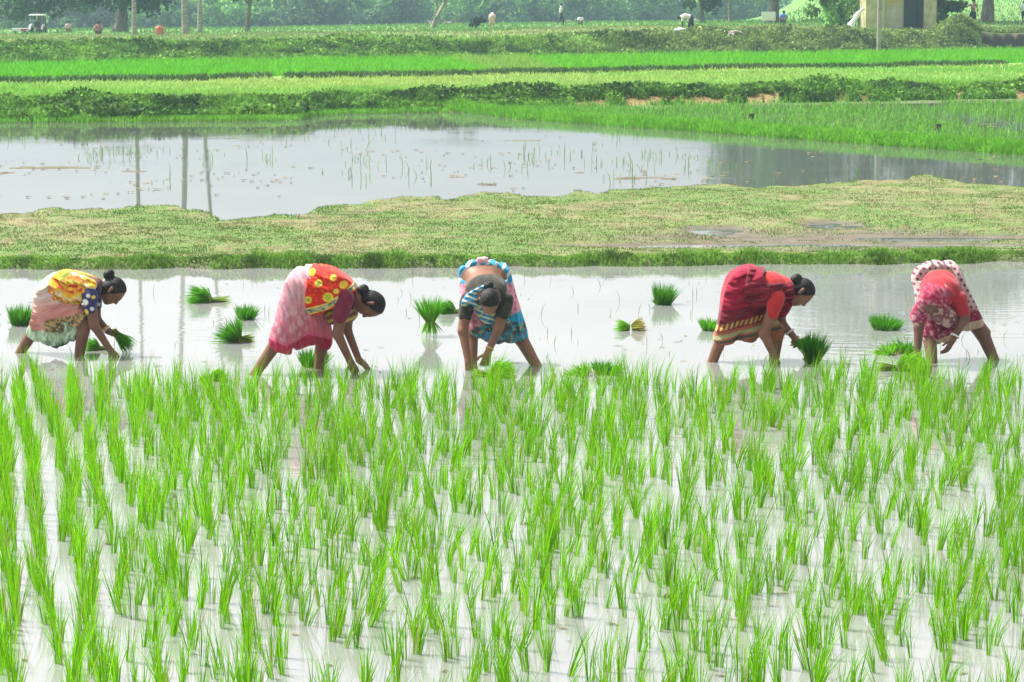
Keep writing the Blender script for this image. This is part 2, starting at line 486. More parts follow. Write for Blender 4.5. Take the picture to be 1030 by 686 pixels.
turf('bund_edge_grass', u, d, lambda u, d: 0.02 + 0.12 * fbm((u) * .045, d * 0, 5) ** 1.8, 0.011, lambda u, d, n: jitter_col(mixc((0.17, 0.33, 0.05), (0.08, 0.15, 0.03), sstep((fbm(u * .04, d * 3, 8) - .5) / .2)), n, 0.5),
     'lusher green grass fringing the near edge of the bund along the water', 'grass', minz=-0.06, spread=0.9)
# bank one weeds
def slump(u):
    so = np.zeros(u.shape)
    for pu, ru in ((640, 40), (600, 12), (700, 42), (765, 18), (845, 11), (962, 11), (1026, 12), (585, 8), (868, 8)):
        so = np.maximum(so, np.exp(-((u - pu) / ru) ** 2))
    return so
def leafy(name, n, u0, u1, d0, d1, size, hmax, colfn, label, keep=None, blade_frac=0.5, bh=0.2, bw=0.025):
    u, d = scatter(n, u0, u1, d0, d1)
    P = gpos(u, d)
    ok = P[:, 2] > 0.0
    if keep is not None: ok &= keep(u, d)
    u, d, P = u[ok], d[ok], P[ok]; n = len(P)
    P[:, 2] += RNG.uniform(0, 1, n) ** 1.5 * hmax * (0.15 + 2.6 * np.maximum(fbm(P[:, 0] * .55, d * .7, 15) - .25, 0) ** 1.3 + .5 * vnoise(P[:, 0] * 2.5, d * 2, 18))
    Vv, Ff = cards(P, RNG.uniform(0.6, 1.4, n) * size)
    c = per(colfn(u, d, n), 4)
    Ff = np.concatenate([Ff[:, [0, 1, 2]], Ff[:, [0, 2, 3]]])
    k = int(n * blade_frac)
    if k:
        q = RNG.integers(0, n, k); Q = gpos(u[q], d[q], -0.02)
        h = bh * RNG.uniform(0.5, 1.4, k)
        V2, F2 = blades(Q, h, np.full(k, bw), RNG.normal(size=(k, 2)) * (h * .35)[:, None], RNG.uniform(-.9, .9, k))
        c2 = per(colfn(u[q], d[q], k) * 1.25, 5)
        Ff = np.concatenate([Ff, F2 + len(Vv)]); Vv = np.concatenate([Vv, V2]); c = np.concatenate([c, c2])
    o = link(name, mesh_np(name, Vv, Ff, c, M_LEAF))
    return tag(o, label, 'weeds', kind='stuff')
def bank1_col(u, d, n):
    x = (u - 515) / FPX * d
    t = .45 * sstep((fbm(x * 0.45, d * 0.4, 51) - 0.38) / 0.25) + .55 * sstep((fbm(x * 2.2, d * 1.6, 52) - .4) / .2)
    return jitter_col(mixc((0.035, 0.09, 0.015), (0.15, 0.33, 0.035), t), n, 0.5)
leafy('bank_weeds', 80000, -260, 1290, lambda u: G / y_b1(u) - 1.0, lambda u: G / y_b1(u) + 2.3, 0.075, 0.24, bank1_col,
      'dark leafy weeds covering the first earth bank beyond the pond',
      keep=lambda u, d: (slump(u) + 1.5 * (fbm(u * .09, d * 2, 66) - .5) < 0.50 + .8 * (vnoise(u * .05, 0 * d, 5) - .5)) | (d > G / y_b1(u) + 0.35 + .6 * vnoise(u * .11, d * 0, 2)), bh=0.22, bw=0.02)
u, d = scatter(29000, -260, 545, lambda u: G / y_b1(u) - 2.1, lambda u: G / y_b1(u) - 0.3)
turf('pond_edge_grass', u, d, 0.13, 0.022, lambda u, d, n: jitter_col((0.17, 0.41, 0.04), n, 0.35), 'bright grass ledge at the foot of the first bank, left of the pond', 'grass', minz=-0.02)
u, d = scatter(32000, 430, 1290, lambda u: G / y_diag(u) - 1.0, lambda u: G / y_diag(u) + 0.9)
turf('strip_grass', u, d, 0.17, 0.02, lambda u, d, n: jitter_col((0.15, 0.40, 0.03), n, 0.3), 'bright green grass strip running diagonally along the far right side of the pond', 'grass', minz=-0.05)
u, d = scatter(37000, 430, 1290, lambda u: G / y_diag(u) + 0.6, lambda u: G / y_b1(u) - 0.6)
turf('wet_field_rice', u, d, 0.19, 0.02, lambda u, d, n: jitter_col((0.14, 0.36, 0.045), n, 0.4), 'sparse young rice standing in the wet field right of the pond', 'rice', M_RICE,
     keep=lambda u, d, P: fbm(P[:, 0] * .7, d * .5, 61) > RNG.uniform(0.34, 0.68, len(u)), minz=-0.12)
# far strips
def far_col(u, d, n):
    x = (u - 515) / FPX * d
    t = sstep((fbm(x * .12, d * .2, 77) - 0.35) / 0.3)
    return jitter_col(mixc((0.20, 0.42, 0.06), (0.33, 0.47, 0.12), t), n, 0.25)
u, d = scatter(52000, -260, 1290, lambda u: G / y_b1(u) + 1.6, lambda u: G2 / y_sb(u) - 0.6)
turf('pale_field_grass', u, d, 0.15, 0.03, far_col, 'pale yellowish green crop on the field above the first bank', 'crop')
u, d = scatter(11500, -260, 1290, lambda u: G2 / y_sb(u) - 0.7, lambda u: G2 / y_sb(u) + 0.5)
turf('low_bund_weeds', u, d, 0.17, 0.04, lambda u, d, n: jitter_col((0.06, 0.12, 0.03), n, 0.45), 'dark weedy low bund dividing the two far strips', 'weeds', M_LEAF, spread=1.1,
     keep=lambda u, d, P: fbm(P[:, 0] * .5, d * 0, 13) > 0.3)
u, d = scatter(46000, -260, 1290, lambda u: G2 / y_sb(u) + 0.8, lambda u: G2 / y_b2(u) - 0.4)
turf('far_rice', u, d, 0.30, 0.035, lambda u, d, n: jitter_col(mixc((0.12, 0.40, 0.012), (0.20, 0.36, 0.06), sstep((50 - np.abs(u - 505 + 14 * (d - 105) / 8)) / 25)), n, 0.2),
     'vivid green strip of rice below the second bank', 'rice', M_RICE)
def bank2_col(u, d, n):
    x = (u - 515) / FPX * d
    t = .4 * sstep((fbm(x * 0.3, d * 0.4, 151) - 0.36) / 0.25) + .6 * sstep((fbm(x * 1.5, d * 1.2, 152) - .4) / .2); q = sstep((u - 480) / 250)
    c = mixc((0.05, 0.12, 0.022), (0.19, 0.37, 0.05), t)
    return jitter_col(mixc(c, mixc((.08, .11, .04), (0.26, 0.31, 0.11), t), q * 0.6), n, 0.5)
leafy('second_bank_weeds', 102000, -260, 1290, lambda u: G2 / y_b2(u) - 0.4, lambda u: G2 / y_b2(u) + 5.2, 0.10, 0.28, bank2_col,
      'rough grass and weeds on the second bank below the trees', bh=0.22, bw=0.035,
      keep=lambda u, d: ((u < 984) | (d < G2 / y_b2(u) + 1.2) | (d > G2 / y_b2(u) + 3.2)))
u, d = scatter(33000, -260, 1290, lambda u: G2 / y_b2(u) + 5, lambda u: G2 / y_b2(u) * 0 + 158)
turf('plateau_grass', u, d, 0.13, 0.05, lambda u, d, n: jitter_col(mixc((0.13, 0.25, 0.06), (0.30, 0.29, 0.13), sstep((fbm((u) * .01, d * .3, 87) - .42) / .2)), n, 0.25),
     'light grass on the flat ground in front of the trees', 'grass',
     keep=lambda u, d, P: ~((u < 620) & (fbm(P[:, 0] * .08, d * .5, 8) > 0.42) & (d < G2 / y_b2(u) + 12)))
u, d = scatter(16000, -120, 1160, 156, 232)
turf('meadow_grass', u, d, 0.2, 0.07, lambda u, d, n: jitter_col((0.15, 0.31, 0.07), n, 0.25), 'meadow grass between the banks and the tree line', 'grass')
# a few reeds and floating scraps in the pond
n = 170
u = RNG.uniform(-20, 1050, n); v = RNG.uniform(130, 186, n); cl = fbm(u * .012, v * .06, 91)
ok = cl > 0.55; u, v = u[ok], v[ok]
P = np.array([at_z(a, b, -0.02) for a, b in zip(u, v)]); P = per(P, 5); n = len(P)
P[:, :2] += RNG.normal(size=(n, 2)) * (0.22, .5)
h = RNG.uniform(0.05, 0.34, n) * RNG.uniform(.5, 1, n)
Vv, Ff = blades(P, h, np.full(n, 0.013), RNG.normal(size=(n, 2)) * (h * .2)[:, None], RNG.uniform(-.8, .8, n))
tag(link('pond_reeds', mesh_np('pond_reeds', Vv, Ff, per(jitter_col((0.13, 0.30, 0.06), n, .3), 5), M_RICE)), 'thin scattered reeds standing in the pond', 'reeds', kind='stuff')
n = 150
u = RNG.uniform(-20, 1050, n); v = RNG.uniform(276, 372, n)
P = np.array([at_z(a, b, -0.02) for a, b in zip(u, v)]); h = RNG.uniform(.04, .16, n)
Vv, Ff = blades(P, h, np.full(n, .006), RNG.normal(size=(n, 2)) * (h * .25)[:, None], RNG.uniform(-.8, .8, n))
tag(link('stray_stems', mesh_np('stray_stems', Vv, Ff, per(jitter_col((0.20, 0.24, 0.08), n, .4), 5), M_RICE)), 'stray single stems poking out of the water around the workers', 'stems', kind='stuff')
n = 220
u = RNG.uniform(-20, 1050, n); v = 280 + 400 * RNG.uniform(0, 1, n) ** 1.3
P = np.array([at_z(a, b, 0.003) for a, b in zip(u, v)]); s = RNG.uniform(.006, .022, n); az = RNG.uniform(0, 3.14, n)
ex = np.stack([np.cos(az), np.sin(az), 0 * az], 1); ey = np.stack([-np.sin(az), np.cos(az), 0 * az], 1)
q = RNG.uniform(1.0, 4.5, n)[:, None]
Vv = np.stack([P - ex * s[:, None] * q, P + ey * s[:, None] * .6 + (0, 0, .004), P + ex * s[:, None] * q + (0, 0, .002), P - ey * s[:, None] * .6 + (0, 0, .003)], 1).reshape(-1, 3)
tag(link('paddy_scraps', mesh_np('paddy_scraps', Vv, (np.arange(n) * 4)[:, None] + np.arange(4), per(jitter_col((0.16, 0.14, 0.06), n, .6), 4), M_GROUND)), 'scraps of leaf and straw floating among the rice', 'debris', kind='stuff')
n = 900
u = RNG.uniform(-20, 1050, n); v = RNG.uniform(134, 200, n)
ok = (fbm(u * .012, v * .11, 95) > 0.52); u, v = u[ok], v[ok]; n = len(u)
P = np.array([at_z(a, b, 0.006) for a, b in zip(u, v)])
s = RNG.uniform(.012, .045, n)
ang = np.arange(6) / 6 * 2 * math.pi
Vv = (P[:, None, :] + np.stack([np.cos(ang)[None] * s[:, None] * RNG.uniform(.7, 2.2, (n, 6)), np.sin(ang)[None] * s[:, None] * RNG.uniform(.6, 1.3, (n, 6)), np.tile([0, .012, 0, .012, 0, .01], (n, 1))], -1)).reshape(-1, 3)
Ff = (np.arange(n) * 6)[:, None] + np.array([0, 1, 2, 3, 4, 5])
tag(link('floating_scraps', mesh_np('floating_scraps', Vv, Ff, per(jitter_col((0.16, 0.13, 0.075), n, .5), 6), M_GROUND)), 'bits of straw and mud floating on the pond', 'debris', kind='stuff')
# ------------------------------------------------------------------ rice tufts in the near field
def tuft_mesh(rng, nb, lean0):
    n = nb
    r = rng.uniform(0, 0.015, n); a = rng.uniform(0, 2 * math.pi, n)
    P = np.stack([r * np.cos(a), r * np.sin(a), np.full(n, -0.05)], 1)
    h = rng.uniform(0.11, 0.30, n) + 0.05
    k = rng.uniform(0.03, 0.26, n) * h
    b = a + rng.normal(0, 0.7, n)
    lean = np.stack([k * np.cos(b) + lean0 * h, k * np.sin(b)], 1)
    w_ = rng.uniform(0.0028, 0.0055, n)
    q = rng.uniform(0, 1, n) < 0.28
    w_[q] *= 0.55; lean[q] *= 1.7; h[q] *= 1.1
    Vv, Ff = blades(P, h, w_, lean, rng.uniform(-1.0, 1.0, n), bend=0.45)
    base = np.array([[0.18, 0.49, 0.005], [0.24, 0.56, 0.010], [0.12, 0.38, 0.005]])[rng.integers(0, 3, n)]
    c = base * rng.uniform(0.5, 1.3, n)[:, None]
    c = per(c, 5)
    c[0::5] *= (1.15, 1.02, 1.3); c[1::5] *= (1.15, 1.02, 1.3)
    old = per((rng.uniform(0, 1, n) < 0.05), 5)
    c[old] = (0.36, 0.33, 0.12)
    return Vv, Ff, c

TUFTS = [tuft_mesh(np.random.default_rng(100 + i), 15 + (i * 5) % 8, [0.0, 0.05, 0.1, 0.16, 0.22, -0.05][i % 6]) for i in range(14)]
TUFT_ME = [mesh_np('rice_tuft', *t, M_RICE) for t in TUFTS]

DIR = np.array([-0.215, 1.0]); DIR /= np.linalg.norm(DIR); NRM = np.array([DIR[1], -DIR[0]])
pts = []
for i in range(-80, 80):
    for j in range(0, 190):
        p = np.array([-1.0, 9.0]) + NRM * i * 0.192 + DIR * j * 0.092
        uu = 515 + FPX * p[0] / p[1]
        if p[1] < 9.6 or not (-260 < uu < 1290): continue
        loose = float(sstep((uu - 40) / 300))
        hsh = RNG.uniform(0, 1, 4)
        if hsh[0] < 0.12 + 0.10 * loose: continue
        if fbm(p[0] * 2.4 + 7, p[1] * 1.3, 12) < 0.33 - .02 * loose: continue
        p = p + NRM * 0.11 * (vnoise(p[1] * .9 + 31.7 * i, 0, 17) - .5)
        p = p + NRM * (hsh[1] - .5) * (0.08 + 0.22 * loose) + DIR * (hsh[2] - .5) * (0.08 + 0.16 * loose)
        uu = 515 + FPX * p[0] / p[1]; vv = G / p[1]
        vb = np.interp(uu, [-100, 60, 150, 250, 420, 600, 850, 1130], [384, 380, 384, 390, 390, 386, 382, 380]) + 8 * (vnoise(uu * .03, 0, 3) - .5)
        if vv < vb: continue
        pts.append((p[1], p[0], uu, vv))
pts.sort()
def tuft_pose(uu, d):
    right = float(sstep((uu - 120) / 300))
    # light wind: plants in the middle and right lean to the right
    return RNG.integers(0, 3) if RNG.uniform() > right else RNG.integers(0, 14)
vis = [p for p in pts if -6 < p[2] < 1036 and p[3] < 752]
near = set(id(p) for p in vis[:300])
rest_V, rest_F, rest_C, nv = [], [], [], 0
for p in pts:
    d, x, uu, vv = p
    k = int(tuft_pose(uu, d)) if uu > 260 else int(RNG.integers(0, 14) // 6 * 6 % 14)
    az = RNG.normal(0, 0.5); tx, ty = RNG.normal(0, .09), RNG.normal(0, .13); s = RNG.uniform(0.85, 1.15)
    if RNG.uniform() < 0.3: s *= RNG.uniform(.6, .9)
    if id(p) in near:
        o = bpy.data.objects.new('rice_tuft', TUFT_ME[k]); COL.objects.link(o)
        o.location = (x, d, 0); o.rotation_euler = (tx, ty, az); o.scale = (s, s, s)
        tag(o, 'thin bright green rice tuft growing from the pale water in the front rows', 'rice plant', 'rice tufts in the front rows')
    else:
        Vv, Ff, c = TUFTS[k]
        ca, sa = math.cos(az), math.sin(az)
        Vv = Vv + np.stack([Vv[:, 2] * ty, -Vv[:, 2] * tx, 0 * Vv[:, 2]], 1)
        Q = np.stack([(Vv[:, 0] * ca - Vv[:, 1] * sa) * s + x, (Vv[:, 0] * sa + Vv[:, 1] * ca) * s + d, Vv[:, 2] * s], 1)
        rest_V.append(Q); rest_F.append(Ff + nv); rest_C.append(c * RNG.uniform(.85, 1.15)); nv += len(Q)
o = link('rice_field', mesh_np('rice_field', np.concatenate(rest_V), np.concatenate(rest_F), np.concatenate(rest_C), M_RICE))
tag(o, 'dense stand of bright green rice between the front rows and the workers', 'rice', kind='stuff')
print('tufts', len(pts), len(vis))

# ------------------------------------------------------------------ seedling bundles
def fan(n, base, axis, length, r0, spread, col, droop=0.0, wid=0.006, seed=1):
    """blades from a tied base fanning out round an axis"""
    rng = np.random.default_rng(seed)
    axis = np.array(axis, float); axis /= np.linalg.norm(axis)
    t = np.cross(axis, [0.13, 0.9, 0.41]); t /= np.linalg.norm(t); b = np.cross(axis, t)
    a = rng.uniform(0, 2 * math.pi, n); r = np.sqrt(rng.uniform(0, 1, n))
    off = (np.cos(a) * r)[:, None] * t + (np.sin(a) * r)[:, None] * b
    P = np.array(base) + off * r0
    L = length * rng.uniform(0.72, 1.12, n)
    dirv = axis + off * spread + rng.normal(size=(n, 3)) * 0.10
    dirv /= np.linalg.norm(dirv, axis=1)[:, None]
    side = np.cross(dirv, rng.normal(size=(n, 3))); side /= np.linalg.norm(side, axis=1)[:, None]
    w = (wid * rng.uniform(.7, 1.3, n) / 2)[:, None]
    mid = P + dirv * (L * .55)[:, None]
    tip = P + dirv * L[:, None]; tip[:, 2] -= droop * L * rng.uniform(.4, 1.4, n)
    mid[:, 2] -= droop * .2 * L
    Vv = np.stack([P - side * w, P + side * w, mid - side * w, mid + side * w, tip], 1).reshape(-1, 3)
    q = (np.arange(n) * 5)[:, None]
    Ff = np.concatenate([q + [0, 1, 3], q + [0, 3, 2], q + [2, 3, 4]], 1).reshape(-1, 3)
    c = np.clip(np.array(col) * rng.uniform(.6, 1.35, n)[:, None], 0, 1)
    c = per(c, 5); c[0::5] = c[0::5] * .5 + np.array((0.22, 0.32, 0.08)) * .5; c[1::5] = c[0::5]
    return Vv, Ff, c

def join(parts):
    Vs, Fs, Cs, n = [], [], [], 0
    for a, b, c in parts:
        Vs.append(a); Fs.append(b + n); Cs.append(c); n += len(a)
    return np.concatenate(Vs), np.concatenate(Fs), np.concatenate(Cs)

DKG = (0.075, 0.29, 0.012); MDG = (0.11, 0.38, 0.015); LTG = (0.19, 0.50, 0.02); YEL = (0.36, 0.33, 0.07)
def bundle(label, u, v, kind, w, h, col=DKG, seed=1, group='seedling bundles left floating around the workers', dirx=1, name='seedling_bundle'):
    """u,v: where it meets the water; w,h: photo size in pixels"""
    d = G / v; px = d / FPX
    base = at_z(u, v, 0); W, Hh = w * px, h * px
    e = empty(name, base, label, 'seedling bundle', group)
    leaves, roots = [], []
    if kind == 'dome':
        leaves.append(fan(330, (0, 0, -0.03), (0.12 * dirx, 0, 1), Hh * 1.5, W * .28, 0.5 * W / (2 * Hh) + .06, col, 0.14, .007, seed))
        leaves.append(fan(120, (0, 0, 0.0), (0, -.2, .75), W * .45, W * .24, 1.0, col, 0.3, .007, seed + 50))
        roots.append(fan(60, (0, 0, -0.02), (0, 0, 1), Hh * .35, W * .2, 0.3, (0.2, 0.26, .08), 0, .006, seed + 9))
    elif kind == 'lie':
        ax = np.array([-dirx, -0.15, 0.22])
        leaves.append(fan(300, (dirx * W * .05, 0, 0.02), ax, W * .60, W * .08, 0.5, col, 0.16, .007, seed))
        leaves.append(fan(130, (dirx * W * .05, 0, 0.03), ax + np.array([0, 0, .45]), W * .5, W * .07, 0.6, col, 0.3, .007, seed + 3))
        roots.append(fan(90, (dirx * W * .02, 0, 0.015), -ax * (1, 1, .1), W * .5, W * .05, 0.12, (0.25, 0.36, .06), 0.03, .008, seed + 9))
    elif kind == 'hour':
        leaves.append(fan(300, (0, 0, Hh * .36), (-0.06, 0, 1), Hh * .72, W * .15, 0.5, col, 0.06, .007, seed))
        roots.append(fan(120, (0, 0, Hh * .40), (0, 0, -1), Hh * .42, W * .12, 0.75, LTG, 0.0, .008, seed + 9))
    elif kind == 'fan':
        leaves.append(fan(320, (dirx * W * .12, 0, 0.01), (-dirx * .62, 0, .75), Hh * 1.3, W * .1, 0.8, col, 0.12, .007, seed))
        roots.append(fan(90, (dirx * W * .05, 0, 0.02), (dirx, 0, 0.04), W * .55, W * .06, 0.12, (0.25, 0.36, .06), 0.04, .009, seed + 9))
    elif kind == 'mixed':
        leaves.append(fan(170, (-dirx * W * .05, 0, 0.02), (-dirx, -.1, .14), W * .5, W * .1, 0.5, LTG, 0.25, .008, seed))
        roots.append(fan(240, (dirx * W * .02, 0, 0.01), (dirx * .9, -.1, .16), W * .45, W * .14, 0.55, YEL, 0.14, .009, seed + 9))
    elif kind == 'pair':
        leaves.append(fan(240, (W * .22, 0, -.02), (.1, 0, 1), Hh * 1.4, W * .14, 0.8, DKG, 0.3, .007, seed))
        leaves.append(fan(200, (-W * .22, -.05, -.02), (-.3, -.2, .7), Hh * 1.2, W * .12, 0.9, LTG, 0.35, .007, seed + 5))
        roots.append(fan(50, (0, 0, 0), (.1, 0, .6), Hh * .4, W * .2, .5, YEL, 0, .007, seed + 9))
    link('leaves', mesh_np('leaves', *join(leaves), M_RICE), e)
    link('root_end', mesh_np('root_end', *join(roots), M_RICE), e)
    if kind in ('hour', 'fan', 'lie'):
        t = MB(); ctr = {'hour': (0, 0, Hh * .38), 'fan': (dirx * W * .14, 0, .02), 'lie': (dirx * W * .06, 0, .02)}[kind]
        rr = W * (.13 if kind == 'hour' else .085)
        prof = [(rr, -.012), (rr * 1.08, 0), (rr, .012)]
        t.lathe(ctr, prof, 14, 'z' if kind == 'hour' else 'x')
        t.v = [tuple(np.array(p) + base) for p in t.v]
        t.build('tie', M_TIE, e)
    return e
M_TIE = mat_plain('straw_tie', (0.30, 0.33, 0.10), (0.2, 0.22, 0.06), rough=0.9, scale=40)

bundle('dark domed seedling bundle at the left edge behind the worker in the yellow shawl', 20, 327, 'dome', 26, 19, DKG, 1)
bundle('lying seedling bundle with its brown root end to the right, topmost of the left four', 209, 304, 'lie', 46, 15, MDG, 2)
bundle('small dark tufty seedling bundle just below the lying one, upper left water', 247, 321, 'dome', 22, 14, DKG, 3)
bundle('fan shaped seedling bundle with pale tied end pointing right, left of the pink skirted worker', 236, 344, 'fan', 36, 22, DKG, 4)
bundle('flat light green seedling bundle half hidden by rice below the fan shaped one', 214, 383, 'lie', 30, 10, LTG, 5, dirx=-1)
bundle('dark seedling bundle between the legs of the worker in the red shawl', 314, 368, 'dome', 32, 17, DKG, 6)
bundle('tall hourglass seedling bundle standing upright with a tied waist, left of the worker in blue', 433, 338, 'hour', 30, 40, MDG, 7)
bundle('seedling bundle lying in the water partly hidden behind the worker in blue', 455, 315, 'lie', 34, 12, MDG, 8, dirx=1)
bundle('broad heap of seedlings at the edge of the rice, right of the worker in blue', 597, 376, 'pair', 54, 17, MDG, 9)
bundle('upright square tufted dark seedling bundle alone in the middle of the water', 666, 306, 'dome', 23, 19, DKG, 10)
bundle('small lying seedling bundle with yellow roots showing, right of the middle', 635, 332, 'mixed', 34, 10, LTG, 11)
bundle('green seedling bundle partly hidden behind the maroon skirt', 714, 332, 'dome', 22, 12, MDG, 12)
bundle('tall dark seedling bundle standing in the water beside the hand of the maroon clad worker', 816, 365, 'dome', 20, 27, (0.07, 0.27, 0.012), 13)
bundle('dark domed seedling bundle, upper of those left of the worker in the head scarf', 889, 331, 'dome', 36, 15, DKG, 14)
bundle('two toned seedling bundle, light left half and dark right half, near the scarfed worker', 901, 355, 'pair', 40, 16, MDG, 15)
bundle('flat bright seedling bundle lying at the rice edge below the head scarf worker', 906, 373, 'lie', 52, 11, LTG, 16, dirx=-1)
bundle('small seedling bundle in the water between the legs of the yellow shawl worker', 98, 352, 'lie', 26, 9, MDG, 17, dirx=1)
bundle('light green seedling bundle in the water under the hands of the worker in blue', 497, 379, 'lie', 46, 11, LTG, 18, dirx=-1)
# ------------------------------------------------------------------ figures: smooth implicit bodies turned into one mesh each
class Field:
    def __init__(s, lo, hi, h):
        s.h = h; s.lo = np.array(lo, float)
        n = np.ceil((np.array(hi) - s.lo) / h).astype(int) + 1
        s.n = n
        s.ax = [s.lo[i] + h * np.arange(n[i]) for i in range(3)]
        s.d = np.full(n, 0.5, np.float32)
    def block(s, lo, hi):
        a = np.clip(np.floor((np.array(lo) - s.lo) / s.h).astype(int), 0, s.n)
        b = np.clip(np.ceil((np.array(hi) - s.lo) / s.h).astype(int) + 1, 0, s.n)
        sl = tuple(slice(int(p), int(q)) for p, q in zip(a, b))
        X = s.ax[0][sl[0]][:, None, None]; Y = s.ax[1][sl[1]][None, :, None]; Z = s.ax[2][sl[2]][None, None, :]
        return sl, X, Y, Z
    def union(s, sl, v, k):
        o = s.d[sl]
        if o.size == 0: return
        if k > 0:
            hh = np.clip(0.5 + 0.5 * (o - v) / k, 0, 1)
            s.d[sl] = o * (1 - hh) + v * hh - k * hh * (1 - hh)
        else:
            s.d[sl] = np.minimum(o, v)
    def cone(s, p1, r1, p2, r2, k=0.02, flat=None, grow=0.0):
        p1 = np.array(p1, float); p2 = np.array(p2, float); r1 += grow; r2 += grow
        f = 1.0
        if flat is not None: ax, f = np.array(flat[0], float), flat[1]
        m = max(r1, r2) / min(f, 1.0) + k + 0.03
        sl, X, Y, Z = s.block(np.minimum(p1, p2) - m, np.maximum(p1, p2) + m)
        e = p2 - p1; L2 = max(float(e @ e), 1e-9)
        px, py, pz = X - p1[0], Y - p1[1], Z - p1[2]
        t = np.clip((px * e[0] + py * e[1] + pz * e[2]) / L2, 0, 1)
        qx, qy, qz = px - t * e[0], py - t * e[1], pz - t * e[2]
        if flat is not None:
            c = (qx * ax[0] + qy * ax[1] + qz * ax[2]) * (f - 1)
            qx = qx + c * ax[0]; qy = qy + c * ax[1]; qz = qz + c * ax[2]
        v = np.sqrt(qx * qx + qy * qy + qz * qz) - (r1 + (r2 - r1) * t)
        s.union(sl, v.astype(np.float32), k)
    def ell(s, c, R, rad, k=0.02, grow=0.0):
        """ellipsoid: R rows are its axes"""
        rad = np.array(rad, float) + grow; c = np.array(c, float)
        m = rad.max() + k + 0.03
        sl, X, Y, Z = s.block(c - m, c + m)
        q = [(X - c[0]) * R[i][0] + (Y - c[1]) * R[i][1] + (Z - c[2]) * R[i][2] for i in range(3)]
        k0 = np.sqrt(sum((q[i] / rad[i]) ** 2 for i in range(3)))
        k1 = np.sqrt(sum((q[i] / rad[i] ** 2) ** 2 for i in range(3))) + 1e-6
        s.union(sl, (k0 * (k0 - 1) / k1).astype(np.float32), k)
    def cut(s, v, k=0.0):
        """keep where v<0"""
        if k > 0:
            hh = np.clip(0.5 - 0.5 * (s.d - v) / k, 0, 1)
            s.d = (s.d * (1 - hh) + v * hh + k * hh * (1 - hh)).astype(np.float32)
        else:
            s.d = np.maximum(s.d, v.astype(np.float32) if hasattr(v, 'astype') else v)
    def grid(s):
        return s.ax[0][:, None, None], s.ax[1][None, :, None], s.ax[2][None, None, :]
    def mesh(s):
        d = s.d; neg = d < 0
        a = neg[:-1, :-1, :-1]
        anyn = a.copy(); alln = a.copy()
        for i in (0, 1):
            for j in (0, 1):
                for k in (0, 1):
                    q = neg[i:neg.shape[0] - 1 + i, j:neg.shape[1] - 1 + j, k:neg.shape[2] - 1 + k]
                    anyn |= q; alln &= q
        act = np.argwhere(anyn & ~alln)
        idx = np.full(a.shape, -1, np.int64); idx[tuple(act.T)] = np.arange(len(act))
        acc = np.zeros((len(act), 3)); cnt = np.zeros(len(act))
        cor = np.array([(i, j, k) for i in (0, 1) for j in (0, 1) for k in (0, 1)])
        for m in range(8):
            for q in range(m + 1, 8):
                if np.abs(cor[m] - cor[q]).sum() != 1: continue
                A, B = act + cor[m], act + cor[q]
                da, db = d[tuple(A.T)], d[tuple(B.T)]
                c = (da < 0) != (db < 0)
                t = np.where(c, da / np.where(c, da - db, 1), 0)
                acc += np.where(c[:, None], A + (B - A) * t[:, None], 0); cnt += c
        V = s.lo + s.h * acc / cnt[:, None]
        F = []
        for ax in range(3):
            sh = [slice(None)] * 3
            o1, o2 = [(1, 2), (2, 0), (0, 1)][ax]
            lo = [slice(0, None)] * 3; hi = [slice(0, None)] * 3
            lo[ax] = slice(0, -1); hi[ax] = slice(1, None)
            cr = neg[tuple(lo)] != neg[tuple(hi)]
            E = np.argwhere(cr)
            n = neg[tuple(lo)][tuple(E.T)]
            ok = (E[:, o1] > 0) & (E[:, o2] > 0) & (E[:, o1] < d.shape[o1] - 1) & (E[:, o2] < d.shape[o2] - 1)
            E, n = E[ok], n[ok]
            def ce(a1, a2):
                q = E.copy(); q[:, o1] -= a1; q[:, o2] -= a2
                return idx[tuple(q.T)]
            f = np.stack([ce(1, 1), ce(0, 1), ce(0, 0), ce(1, 0)], 1)
            f[~n] = f[~n][:, ::-1]
            F.append(f)
        F = np.concatenate(F)
        F = F[(F >= 0).all(1)]
        return V, F

def poly_sdf(u, v, poly):
    """signed distance in the plane (u,v arrays), negative inside"""
    P = np.array(poly, float); n = len(P)
    dist = np.full(u.shape, 1e9); ins = np.zeros(u.shape, bool)
    for i in range(n):
        a, b = P[i], P[(i + 1) % n]
        e = b - a; wx, wy = u - a[0], v - a[1]
        t = np.clip((wx * e[0] + wy * e[1]) / (e @ e), 0, 1)
        dist = np.minimum(dist, (wx - e[0] * t) ** 2 + (wy - e[1] * t) ** 2)
        c = ((a[1] <= v) & (b[1] > v)) | ((b[1] <= v) & (a[1] > v))
        xx = a[0] + (v - a[1]) / (b[1] - a[1] if b[1] != a[1] else 1e-9) * e[0]
        ins ^= c & (u < xx)
    dist = np.sqrt(dist)
    return np.where(ins, -dist, dist)

def smooth_poly(poly, it=2):
    P = np.array(poly, float)
    for _ in range(it):
        Q = np.roll(P, -1, 0)
        P = np.stack([P * .75 + Q * .25, P * .25 + Q * .75], 1).reshape(-1, 2)
    return P

def unit(v):
    v = np.array(v, float); return v / np.linalg.norm(v)

